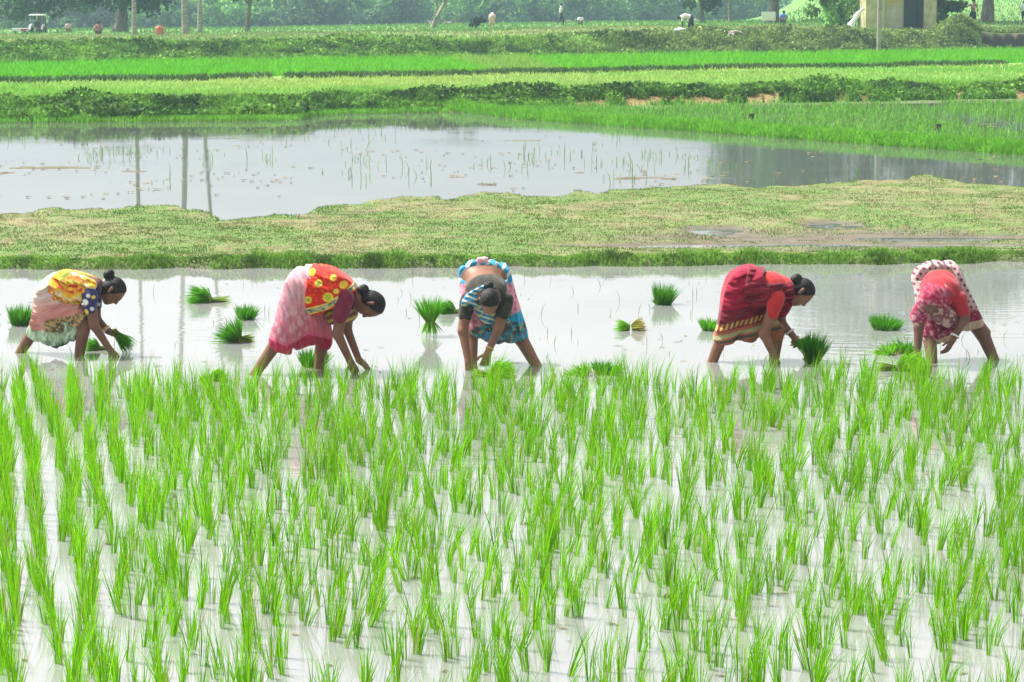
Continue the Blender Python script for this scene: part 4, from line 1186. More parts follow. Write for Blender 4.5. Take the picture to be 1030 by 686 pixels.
# ---- head scarf, white dotted wrap, facing the camera
w = W(20.35); w.start((960, 366), 'bent woman facing the camera in a pink head scarf and coral blouse')
w.body([((943, 281, .26), .100, (949, 281, .26), .100, .03, LATX), ((946, 282, .24), .106, (946, 294, 0), .112, .04, LATX), ((946, 294, 0), .108, (944, 297, -.08), .09, .03, LATX),
        ((944, 295, -.06), .052, (938, 299, -.17), .047, .02),
        ((936, 289, .26), .088, (935, 338, .1), .062, .03), ((935, 338, .1), .057, (939, 379, -.1), .036), ((939, 379, -.1), .036, (937, 386, -.18), .028),
        ((955, 290, .27), .084, (988, 335, .2), .062, .03), ((988, 335, .2), .057, (1006, 376, .1), .036), ((1006, 376, .1), .036, (1009, 382, .02), .028),
        ((927, 310, -.06), .053, (924, 329, -.14), .041), ((924, 329, -.14), .039, (923, 357, -.2), .027),
        ((964, 302, -.05), .053, (970, 321, -.08), .041), ((970, 321, -.08), .038, (958.5, 341, -.2), .026)],
       ((937, 301, -.22), (-.05, -.72, .68), (-.05, -.7, -.72)),
       [((923, 357, -.2), (.0, -.05, -1), (-.3, -.9, .1), -1, .3), ((958.5, 341, -.2), (-.45, -.1, -.88), (.75, -.55, -.2), 1, .35)], (0.15, 0.075, 0.05))
w.hair(None, 0, .03, .5)
def c5(u, v, z):
    lo = sstep((v - (312 - (u - 930) * .06)) / 8)
    cell = ((u * .5).astype(int) * 0)
    gx, gy = u / 6.2 + .5 * (np.floor(v / 5.4) % 2), v / 5.4
    r = np.hypot((gx - np.floor(gx) - .5) * 6.2, (gy - np.floor(gy) - .5) * 5.4)
    c = mixc((.52, .36, .35), (.15, .04, .08), sstep((1.9 - r) / .7))
    n = fbm(u * .4, v * .4, 19)
    lowc = mixc((.22, .025, .06), (.46, .20, .24), sstep((n - .55) / .08))
    c = mixc(c, lowc, lo)
    hem = v - np.interp(u, [925, 945, 960, 968, 993], [342, 344, 339, 331, 324])
    return mixc(c, (.50, .36, .26), sstep((hem + 2.5) / 1))
w.cloth('skirt', [((941, 280, .28), .144, (951, 280, .28), .144, .03, LATX), ((936, 288, .25), .14, (937, 336, .12), .102, .03), ((956, 288, .27), .14, (985, 328, .2), .098, .03), ((946, 295, .28), .14, (957, 332, .18), .125, .07)],
        [(924, 300), (921, 285), (927, 270), (937, 261), (950, 260), (961, 262), (969, 269), (977, 288), (986, 310), (995, 328), (985, 333), (976, 336), (968, 334), (960, 343), (951, 348), (938, 347), (930, 346), (928, 330)],
        c5, .012, (72, .5, 61), cut=lambda u, v, y: (0.20 - np.maximum(v - 285, 0) * .03 - np.maximum(u - 962, 0) * .012) - y)
w.cloth('blouse', [((946, 287, .14), .123, (946, 294, 0), .122, .03, LATX), ((946, 294, 0), .118, (944, 297, -.07), .098, .03, LATX), ((927, 309, -.06), .066, (925, 320, -.1), .057, .02), ((964, 301, -.05), .070, (968, 313, -.07), .060, .02)],
        [(918, 316), (921, 303), (928, 287), (934, 275), (950, 271), (962, 276), (970, 290), (977, 306), (974, 318), (962, 316), (950, 322), (934, 323), (920, 324)],
        lambda u, v, z: np.array((.36, .028, .04)) * (.9 + .2 * fbm(u * .3, v * .3, 5))[:, None], .003, (60, .7, 6), cut=lambda u, v, y: y - .155)
def c5s(u, v, z):
    n = fbm(u * .45, v * .45, 29)
    c = mixc((.31, .03, .09), (.50, .24, .27), sstep((n - .5) / .08))
    hd = sstep((299 - v) / 3) * sstep((947 - u) / 4)
    c = mixc(c, mixc((.36, .02, .07), (.46, .09, .14), sstep((n - .5) / .1)), hd)
    lo = sstep((v - 305) / 6) * sstep((u - 930) / 5)
    return mixc(c, mixc((.20, .07, .08), (.50, .33, .30), sstep((n - .47) / .08)), lo)
hc = w.hc.copy(); hf = w.fwd; hu = w.up
def facecut(u, v, y): return -1.0 + 0 * (u + y)
f = w.build_field([((931, 303, -.14), .075, (925, 318, -.1), .072), ((942, 312, -.10), .085, (951, 320, -.06), .080), ((950, 292, -.06), .06, (946, 300, -.12), .075), ((937, 301, -.22), .14, (937, 301, -.22), .01)])
f.d[:] = .5
f.ell(hc + hu * .025 - hf * .006, (w.rt, hf, hu), (.094, .108, .10), 0)
for q in [((931, 303, -.14), .070, (924, 319, -.1), .070), ((943, 311, -.08), .085, (953, 319, -.05), .080), ((950, 291, -.05), .06, (944, 298, -.14), .078)]:
    f.cone(w.J(q[0]), q[1], w.J(q[2]), q[3], .03)
w.wrinkle(f, .009, lambda u, v, z: folds(u + .5 * z, v + .3 * z, 65, .6, 71))
X_, Y_, Z_ = f.grid()
fc = hc + hf * .115 - hu * .03
qq = [(X_ - fc[0]) * a[0] + (Y_ - fc[1]) * a[1] + (Z_ - fc[2]) * a[2] for a in (w.rt, hf, hu)]
f.d = np.maximum(f.d, -(np.sqrt((qq[0] / .066) ** 2 + (qq[1] / .12) ** 2 + (qq[2] / .085) ** 2) - 1).astype(np.float32) * .07)
w.obj('head_scarf', f, w.root, M_CLOTH, c5s)
ring(w, (960.5, 338, -.19), (959.5, 340, -.195), .032, .008, w.root, M_SILVER, '')

# seedlings in two hands
def held(label, P, axis, L, r0, spread, col, seed, root_l):
    e = empty('seedling_bundle', P, label, 'seedling bundle', 'seedling bundles held in a hand')
    link('leaves', mesh_np('leaves', *fan(170, (0, 0, 0), axis, L, r0, spread, col, .18, .007, seed), M_RICE), e)
    link('root_end', mesh_np('root_end', *fan(90, (0, 0, 0), -np.array(axis), root_l, r0, .25, (.26, .33, .07), .1, .008, seed + 1), M_RICE), e)
held('dark seedling bundle gripped in the hand of the yellow shawl worker', at_depth(117.5, 336.5, 20.88), (.72, -.05, -.62), .17, .028, .35, DKG, 71, .06)
held('light green seedlings gripped in the hand of the maroon clad worker', at_depth(801, 345, 20.5), (.93, -.15, -.18), .22, .022, .45, LTG, 75, .05)
# ------------------------------------------------------------------ trees
def crown_cards(rng, centres, radii, per_c, size, col, tone=None, squash=0.8):
    P, C = [], []
    for c, r in zip(centres, radii):
        n = per_c
        q = rng.normal(size=(n, 3)); q /= np.linalg.norm(q, axis=1)[:, None]
        q *= (r * rng.uniform(0.35, 1.05, n) ** 0.6)[:, None] * np.array([1, 1, squash])
        P.append(np.array(c) + q)
        C.append(np.array(col) * (rng.uniform(.6, 1.5) if tone is None else float(tone(c)) * rng.uniform(.8, 1.2)) * rng.uniform(.65, 1.35, n)[:, None] * (1 + rng.uniform(-.12, .12, n)[:, None] * np.array([1, .1, .2])))
    P = np.concatenate(P); C = np.clip(np.concatenate(C), .003, .8)
    Vv, Ff = cards(P, size * rng.uniform(.6, 1.4, len(P)))
    return Vv, Ff, per(C, 4)

def tree(name, label, u, d, height, width, trunk_h, trunk_r, col, seed, leaf=.2, nclu=46, per_c=60, lean=0.0, bark=None, group='trees of the hazy tree line', cat='tree', zb=None):
    rng = np.random.default_rng(seed)
    base = ground_at(u, d)
    if zb is not None: base[2] = zb
    e = empty(name, base, label, cat, group)
    cs, rs = [], []
    ch = height - trunk_h
    for i in range(nclu):
        t = rng.uniform(0, 1); a = rng.uniform(0, 2 * math.pi)
        prof = math.sin(math.pi * min(1, .12 + .86 * t)) ** .6
        r = width / 2 * prof * math.sqrt(rng.uniform(.12, 1))
        cs.append((r * math.cos(a) + lean * (trunk_h + ch * t), r * math.sin(a), trunk_h + ch * t)); rs.append(width * rng.uniform(.10, .19))
    link('crown', mesh_np('crown', *crown_cards(rng, cs, rs, per_c, leaf, col), M_LEAF), e)
    m = MB()
    hgt = trunk_h + ch * .55
    ptsT = [(lean * hgt * k + .12 * math.sin(k * 5 + seed), .1 * math.sin(k * 4), hgt * k - .15 * (k == 0)) for k in np.linspace(0, 1, 8)]
    m.tube(ptsT, [trunk_r * (1.35 if k == 0 else 1.0 - .085 * k) for k in range(8)], 9)
    for i in range(0, nclu, max(1, nclu // 9)):
        s_ = rng.uniform(.45, .85); b = np.array(ptsT[int(s_ * 7)])
        c = np.array(cs[i]); mid = (b + c) / 2 + np.array([0, 0, .3])
        m.tube([b, mid, c], [trunk_r * .45, trunk_r * .3, trunk_r * .1], 6)
    m.v = [tuple(np.array(p) + base) for p in m.v]
    m.build('trunk', bark or M_BARK, e)
    return e

def palm(label, u, d, height, r, lean, seed, col=(.05, .11, .03)):
    rng = np.random.default_rng(seed); base = ground_at(u, d)
    e = empty('palm_tree', base, label, 'palm tree', 'tall palms in front of the tree line')
    m = MB(); ptsT = [(lean * height * k ** 1.2, 0, height * k - .15 * (k == 0)) for k in np.linspace(0, 1, 14)]
    m.tube([np.array(p) + base for p in ptsT], [r * (1.5 if i == 0 else 1.12 - .03 * i + .04 * (i % 2)) for i in range(14)], 10)
    m.build('trunk', M_PALE_BARK, e)
    top = np.array(ptsT[-1]); Vs, Fs, Cs, n0 = [], [], [], 0
    for i in range(26):
        a = rng.uniform(0, 2 * math.pi); el = rng.uniform(-.5, 1.2); L = rng.uniform(2.0, 2.9)
        dr = np.array([math.cos(a) * math.cos(el), math.sin(a) * math.cos(el), math.sin(el)])
        for t in np.linspace(.12, 1, 16):
            p = top + dr * L * t - np.array([0, 0, .9 * L * .35 * t * t])
            sd = np.array([-math.sin(a), math.cos(a), 0])
            for sg in (-1, 1):
                q = p + (sd * sg * .55 + dr * .35 - np.array([0, 0, .3])) * (1.15 - .6 * t)
                Vs += [p - dr * .05, p + dr * .05, q]; Fs.append([n0, n0 + 1, n0 + 2]); n0 += 3
                Cs += [np.array(col) * rng.uniform(.6, 1.4)] * 3
    link('fronds', mesh_np('fronds', Vs, Fs, np.array(Cs), M_LEAF), e)
    return e

palm('straight pale palm trunk left of the orange drum', 138, 160, 22, .125, .004, 1)
palm('pale palm with a stout foot, its trunk tilting left, right of the orange drum', 189, 163, 23, .17, -.035, 2)
palm('slim palm trunk tilting right, next to the stout footed palm', 203, 168, 22, .125, .06, 3)
def bare(label, u, d, L, r, lean, seed, col, hgt):
    return tree('tree', label, u, d, hgt, 4.0, hgt - 2.4, r, col, seed, .2, 34, 50, lean, M_PALE_BARK)
bare('tree with a pale bare trunk slanting right at the middle of the tree line', 437, 176, 8, .17, .45, 4, (.06, .13, .035), 4.9)
tree('tree', 'tree with a thin dark straight trunk right of the slim leaning palm', 252, 172, 5.2, 4.4, 2.6, .16, (.07, .15, .035), 5, .2, 44, 60)
tree('tree', 'broad dark tree with a thick shaded trunk beside the straight palm', 124, 176, 5.4, 8, 1.9, .5, (.035, .085, .03), 6, .22, 80, 60)
tree('tree', 'dark tree spreading above the tractor', 44, 190, 5.6, 8, 1.9, .4, (.04, .09, .03), 7, .22, 76, 60)
tree('tree', 'thin pale stemmed tree in the haze left of the bending man', 441, 200, 5.4, 3.6, 2.6, .1, (.06, .12, .04), 8, .2, 34, 50, 0, M_PALE_BARK)
tree('tree', 'slim palm like tree with drooping dark crown left of the white board', 705, 190, 5.6, 4.6, 1.2, .2, (.05, .09, .04), 9, .24, 30, 60)
tree('tree', 'tree with a thin pale upright trunk left of the white board', 734, 192, 6.4, 4.6, 3.0, .13, (.06, .12, .04), 10, .2, 36, 55, 0, M_PALE_BARK)
tree('tree', 'large dark leafy tree rising behind the pump house', 868, 172, 18.5, 16, 4.4, .55, (.06, .15, .03), 11, .24, 190, 85, 0, None, 'large trees around the pump house')
tree('tree', 'wide tree with low hanging branches right of the pump house', 990, 176, 17, 11, 3.0, .4, (.06, .14, .03), 12, .24, 120, 75, 0, None, 'large trees around the pump house')
tree('tree', 'rounded tree standing left of the pump house, behind the white board', 775, 178, 16, 9, 2.6, .35, (.06, .14, .03), 13, .24, 110, 75, 0, None, 'large trees around the pump house')
def bush(label, u, d, h, wd, col, seed, n=26, leaf=.16, pc=60, name='bush', group='bushes on the bank', zb=None):
    return tree(name, label, u, d, h, wd, .15, .06, col, seed, leaf, n, pc, 0, None, group, 'bush', zb)
bush('leafy green bush standing left of the water jet', 836, 146, 3.1, 3.1, (.22, .40, .10), 21, 44, .17, 110)
bush('narrow dark bush against the right side of the pump house', 946, 147, 2.9, 2.0, (.055, .11, .04), 22, 34, .18, 70)
bush('low dark bush beside the bending man in pale pink', 481, 171, .75, 1.2, (.03, .05, .03), 23, 12, .12, 50)
# the shrub belt: each nearer shrub on its own, the wood behind as one mass
belt = [(10, 178, 2.9, 5, (.10, .20, .05), 'pale green bush at the far left edge'), (62, 186, 3.0, 5, (.07, .15, .04), 'green bush behind the small tractor'),
        (92, 182, 2.6, 4.4, (.09, .18, .06), 'bluish green bush behind the crouching man'), (158, 184, 2.6, 4, (.07, .16, .04), 'bush behind the orange drum'),
        (178, 180, 2.4, 3.4, (.12, .24, .06), 'light green bush behind the stout footed palm'), (228, 186, 3.0, 5, (.12, .25, .05), 'light green bush right of the slim palm'),
        (282, 186, 2.9, 5, (.13, .26, .06), 'yellow green bush beyond the thin dark trunk'), (320, 182, 2.7, 5.2, (.08, .17, .05), 'bush in the left middle of the belt'),
        (362, 188, 3.2, 5.6, (.11, .22, .06), 'broad bush left of the slanting trunk'), (402, 184, 2.6, 4.6, (.08, .17, .05), 'low bush just left of the slanting trunk'),
        (468, 188, 2.9, 4.6, (.13, .25, .06), 'pale bush right of the slanting trunk'), (512, 188, 3.0, 5.2, (.10, .21, .05), 'bush right of the bending man in pale pink'),
        (545, 192, 2.7, 4.4, (.12, .23, .06), 'bush left of the walking man'), (592, 190, 3.0, 5, (.09, .19, .05), 'bush behind the seated child'),
        (630, 194, 3.2, 5.4, (.12, .24, .06), 'bush left of the stooping man in white'), (668, 196, 3.0, 5, (.08, .17, .05), 'bush behind the stooping man in white'),
        (720, 204, 2.6, 4.6, (.12, .23, .06), 'low bush between the two slim trunks'), (752, 204, 2.9, 5, (.13, .23, .06), 'bush left of the white board')]
for i, (bu, bd, bh, bw, bc, bl) in enumerate(belt):
    bush(bl, bu, bd * 1.75, bh * 2.15, bw * 1.75, tuple(q * (1.9, 1.5, .9, 1.75, 1.2)[i % 5] for q in bc), 40 + i, 60, .38, 64, group='bushes of the hazy belt')
rng = np.random.default_rng(5)
cs, rs = [], []
for i in range(1000):
    uu = rng.uniform(-320, 790); dd = rng.uniform(420, 475)
    top = np.interp(uu, [-320, 0, 100, 300, 500, 700, 790], [15.5, 15, 16.5, 14.5, 13.5, 15.5, 18]) * (.72 + .5 * fbm(uu * .012, dd * .02, 3))
    x = (uu - 515) / FPX * dd
    cs.append((x, dd, tz(uu, dd) + top * rng.uniform(0, 1) ** 1.1)); rs.append(rng.uniform(2.0, 3.8))
Vv, Ff, c = crown_cards(rng, cs, rs, 64, .75, (.11, .25, .09), lambda c: .32 + 1.6 * sstep((fbm(c[0] * .08 + 3, c[2] * .25, 12) - .35) / .3))
tag(link('far_woods', mesh_np('far_woods', Vv, Ff, c, M_LEAF)), 'hazy blue green wood closing the view behind the bushes', 'wood', kind='stuff')

# ------------------------------------------------------------------ pump house, pole, small things
M_YEL = mat_plain('lichen_yellow_plaster', (0.50, 0.46, 0.26), (0.27, 0.25, 0.13), rough=0.9, scale=2.0, bump=0.3)
M_GREY = mat_plain('stained_plaster', (0.42, 0.40, 0.33), (0.34, 0.30, 0.19), rough=0.9, scale=1.6, bump=0.3)
M_OCHRE = mat_plain('ochre_plaster', (0.44, 0.34, 0.12), (0.34, 0.26, 0.10), rough=0.9, scale=2, bump=0.3)
M_DOOR = mat_plain('dark_blue_door', (0.022, 0.028, 0.045), (0.014, 0.017, 0.026), rough=0.6, scale=5, bump=0.1)
M_CONC = mat_plain('weathered_concrete', (0.34, 0.32, 0.28), (0.22, 0.20, 0.17), rough=0.9, scale=3, bump=0.3)
M_STEEL = mat_plain('galvanised_steel', (0.42, 0.43, 0.44), (0.28, 0.27, 0.25), rough=0.5, scale=8, bump=0.1, metal=0.5)
M_WHITE = mat_plain('white_paint', (0.74, 0.74, 0.72), (0.60, 0.60, 0.57), rough=0.6, scale=4, bump=0.05)
M_FOAM = mat_plain('foaming_water', (0.86, 0.88, 0.90), (0.62, 0.66, 0.70), rough=0.25, scale=9, bump=0.8, stretch=(1, 1, .5))
M_RED = mat_plain('faded_orange_plastic', (0.55, 0.17, 0.10), (0.42, 0.12, 0.07), rough=0.5, scale=5, bump=0.05)
M_BLACK = mat_plain('black_rubber', (0.025, 0.025, 0.026), (0.04, 0.036, 0.03), rough=0.8, scale=9, bump=0.1)
M_TRACT = mat_plain('faded_red_paint', (0.40, 0.12, 0.11), (0.30, 0.10, 0.09), rough=0.5, scale=4, bump=0.05)
M_BAGW = mat_plain('white_sacking', (0.72, 0.72, 0.70), (0.58, 0.58, 0.55), rough=0.8, scale=12, bump=0.4)
M_BAGY = mat_plain('yellow_sacking', (0.55, 0.58, 0.16), (0.42, 0.46, 0.12), rough=0.8, scale=12, bump=0.4)
M_DARKW = mat_plain('wet_dark_wood', (0.06, 0.07, 0.04), (0.03, 0.035, 0.02), rough=0.8, scale=9, bump=0.3)
M_WOODG = mat_plain('grey_dry_wood', (0.50, 0.46, 0.40), (0.36, 0.32, 0.27), rough=0.9, scale=9, bump=0.4)

HD = 142.0
def hx(u): return (u - 515) / FPX * HD
HZ = tz(905, HD) - .35
house = empty('pump_house', (hx(903), HD, HZ), 'small flat roofed pump house with yellowed plaster pillars and a dark doorway', 'pump house')
def hb(name, u0, u1, y0, y1, z0, z1, mat, bev=.015):
    m = MB(); x0, x1 = hx(u0), hx(u1)
    m.box(((x0 + x1) / 2, HD + (y0 + y1) / 2, HZ + (z0 + z1) / 2), (x1 - x0, y1 - y0, z1 - z0))
    return m.build(name, mat, house, bevel=bev)
hb('pillar', 868, 887, 0, .5, 0, 3.6, M_YEL); hb('pillar', 926, 938.5, 0, .5, 0, 3.6, M_YEL)
wl = hb('wall', 887.05, 905, .12, .34, 0, 3.6, M_GREY)
hb('upper_wall_patch', 888.2, 904.6, .115, .13, 1.75, 3.6, M_OCHRE, 0)
hb('side_wall', 868.6, 873, .503, 3.4, 0, 3.6, M_YEL); hb('side_wall', 934, 938.2, .503, 3.4, 0, 3.6, M_YEL)
hb('back_wall', 873.05, 933.95, 3.1, 3.35, 0, 3.6, M_GREY)
hb('roof', 862, 945, -.4, 3.7, 3.603, 3.8, M_CONC)
dr = hb('door', 906.3, 920, .30, .35, .3, 2.9, M_DOOR); hb('door', 920.3, 925.7, .20, .24, .3, 2.9, M_DOOR)
hb('door_frame', 905.05, 906.25, .15, .4, .3, 2.98, M_CONC, 0); hb('lintel', 905.05, 925.95, .14, .45, 2.99, 3.6, M_OCHRE, 0); hb('door_step', 905.1, 925.9, -.1, .6, 0, .295, M_CONC)
# discharge pipe and the jet of water
m = MB(); zp = 2.9 - 7.5 * HD / FPX
m.tube([(hx(876), HD + .7, zp), (hx(871.5), HD + .7, zp), (hx(868), HD + .7, zp - .03)], .075, 12)
pe = tag(m.build('discharge_pipe', M_STEEL, None, (hx(872), HD + .7, zp)), 'short steel pipe coming out of the left side of the pump house', 'pipe')
m = MB(); path, rad = [], []
for k in np.linspace(0, 1, 14):
    path.append((hx(868.6 - 17 * (k * .95)), HD + .7, zp - .02 - 1.28 * k ** 1.55)); rad.append(.07 + .13 * k ** 1.2 + .03 * math.sin(k * 17))
m.tube(path, rad, 14)
for q in range(130):
    k = RNG.uniform(.15, 1); p = np.array(path[int(k * 13)]) + RNG.normal(size=3) * .17 * k
    m.lathe(p, [(.001, -.03), (.028, 0), (.001, .03)], 6)
tag(m.build('water_jet', M_FOAM, None, path[0]), 'white jet of water arching down to the left from the pump house pipe', 'water jet')
# utility pole
PD = G2 / y_b2(881) - 1.2; pb = ground_at(881.5, PD)
pole = empty('utility_pole', pb, 'tall weathered concrete pole standing in front of the pump house', 'utility pole')
m = MB(); m.tube([pb + (0, 0, -.2), pb + (.02, 0, 6), pb + (.03, 0, 13)], [.115, .10, .075], 12); m.build('shaft', M_CONC, pole)
m = MB(); m.box(pb + (0.03, -.1, 12.3), (1.5, .09, .09)); m.build('crossarm', M_STEEL, pole)
for q in (-.65, 0.05, .65):
    m = MB(); m.lathe(pb + (.03 + q, -.1, 12.36), [(.02, 0), (.05, .03), (.03, .07), (.05, .1), (.02, .15)], 12); m.build('insulator', M_WHITE, pole)
# white board
b = ground_at(771, 150); wb = empty('notice_board', b, 'small blank white board on short legs left of the pump house', 'board')
sc = 150 / FPX
m = MB(); m.box(b + (0, 0, .56), (14 * sc, .05, 8.6 * sc)); m.build('panel', M_WHITE, wb, bevel=.01)
for q in (-.3, .3):
    m = MB(); m.box(b + (q, .05, .16), (.06, .05, .5)); m.build('leg', M_WOODG, wb)
# orange drum
b = ground_at(163, 153); sc = 153 / FPX
dm = empty('drum', b, 'faded orange plastic drum standing on the grass near the palms', 'drum')
m = MB(); m.lathe(b, [(.001, 0), (.23, 0), (.25, .03), (.25, .18), (.262, .2), (.25, .22), (.25, .36), (.262, .38), (.25, .40), (.24, .5), (.20, .54), (.001, .545)], 22); m.build('shell', M_RED, dm)
m = MB(); m.lathe(b + (.1, -.02, .54), [(.001, .06), (.05, .055), (.05, 0), (.04, -.01)], 14); m.build('cap', M_BLACK, dm)
# sacks and twigs on the bank
def sack(label, u, v, wd, hg, mat, d):
    p = ground_at(u, d) + (0, 0, .12); m = MB()
    m.lathe(p + (0, 0, 0), [(.001, -.02), (wd * .42, .0), (wd * .5, hg * .3), (wd * .42, hg * .7), (wd * .2, hg * .95), (.001, hg)], 16)
    m.v = [(q[0] + .03 * math.sin(q[2] * 31 + q[0] * 17), q[1], q[2] + .02 * math.sin(q[0] * 23)) for q in m.v]
    tag(m.build('sack', mat, None, p), label, 'sack', 'sacks beside the stooping man')
dS = G2 / y_b2(690) + 5.7
sack('low white sack on the bank left of the stooping man', 683, 29, .62, .22, M_BAGW, dS); sack('yellow green sack on the bank right of the stooping man', 703.5, 27, .42, .26, M_BAGY, dS)
m = MB(); tb = ground_at(733, G2 / y_b2(733) + 3.6)
for q in range(11):
    a = RNG.uniform(-.9, .9); L = RNG.uniform(.3, .8)
    p0 = tb + (RNG.uniform(-.25, .25), 0, RNG.uniform(.05, .2)); p1 = p0 + (a * L * .5, -L * .9, -L * .1 + .1); p2 = p1 + (a * L * .4 + RNG.uniform(-.2, .2), -L * .9, -L * .2 + .03)
    m.tube([p0, p1, p2], [.03, .024, .010], 6)
tag(m.build('dry_branches', M_WOODG, None, tb), 'pale dry twigs lying down the face of the second bank below the thin trunk', 'twigs')
for q, (uu, vv, lb) in enumerate(((755, 121, 'dark stub of a stake in the wet field, the left and farther of two'), (943, 132, 'dark stub of a stake in the wet field, the right and nearer of two'))):
    p = at_z(uu, vv, .03); m = MB(); m.tube([p + (0, 0, -.1), p + (.01, 0, .06), p + (.02, 0, .16)], [.075, .07, .06], 9)
    tag(m.build('stake', M_DARKW, None, p), lb, 'stake', 'stakes in the wet field')
# compact tractor with a white canopy, cart beside it
TD = 185.0; tbz = ground_at(42, TD); tr = empty('tractor', tbz, 'small tractor with a white canopy parked under the dark trees at the left', 'tractor')
def tb_(name, c, s_, mat, bev=.02, tp=1.0):
    m = MB(); m.box(tbz + np.array(c), s_, None, tp); return m.build(name, mat, tr, bevel=bev)
for sx in (-1, 1):
    for (yy, xx, r, wd) in ((-.45, .42 * sx, .42, .22), (.55, .36 * sx, .27, .15)):
        m = MB(); cc = tbz + np.array([xx, yy, r])
        m.lathe(cc, [(r * .5, -wd / 2), (r * .92, -wd / 2), (r, -wd * .3), (r, wd * .3), (r * .92, wd / 2), (r * .5, wd / 2)], 22, 'x')
        wh = m.build('wheel', M_BLACK, tr)
        m = MB(); m.lathe(cc, [(.01, -wd * .3), (r * .5, -wd * .35), (r * .52, 0), (r * .5, wd * .35), (.01, wd * .3)], 16, 'x')
        m.build('rim', M_WHITE, wh)
    m = MB(); m.tube([tbz + (sx * .44, -.95, .62), tbz + (sx * .44, -.72, .88), tbz + (sx * .44, -.35, .95), tbz + (sx * .44, .0, .80)], [.07, .09, .09, .06], 8); m.build('fender', M_WHITE, tr)
tb_('hood', (0, .55, .72), (.4, .95, .36), M_TRACT, .05, .9); tb_('chassis', (0, .2, .48), (.3, 1.5, .2), M_BLACK); tb_('seat', (0, -.35, .86), (.36, .3, .1), M_BLACK)
tb_('backrest', (0, -.52, 1.02), (.36, .06, .28), M_BLACK); tb_('canopy', (0, -.2, 1.66), (1.1, 1.25, .12), M_WHITE, .05, .9)
for sx in (-1, 1):
    for yy in (-.68, .3): 
        m = MB(); m.tube([tbz + (sx * .4, yy, .6), tbz + (sx * .42, yy, 1.62)], .022, 8); m.build('post', M_STEEL, tr)
m = MB(); cw = tbz + (0, .02, 1.02); m.tube([cw + np.array((.15 * math.cos(x), .05 * math.sin(x), .15 * math.sin(x))) for x in np.linspace(0, 2 * math.pi, 17)], .014, 6, False); m.build('steering_wheel', M_BLACK, tr)
cb = ground_at(24.5, TD); ct = empty('cart', cb, 'low white and red cart beside the small tractor', 'cart')
m = MB(); m.box(cb + (0, 0, .55), (1.15, .7, .26)); m.build('tray', M_WHITE, ct, bevel=.02)
m = MB(); m.box(cb + (.28, -.353, .56), (.4, .012, .2)); m.build('red_panel', M_TRACT, ct)
for sx in (-.35, .35):
    m = MB(); m.lathe(cb + (sx, -.3, .25), [(.02, -.05), (.24, -.05), (.25, 0), (.24, .05), (.02, .05)], 18, 'y'); m.build('wheel', M_BLACK, ct)
m = MB(); m.tube([cb + (.5, 0, .5), cb + (1.0, 0, .48)], .03, 8); m.build('drawbar', M_STEEL, ct)

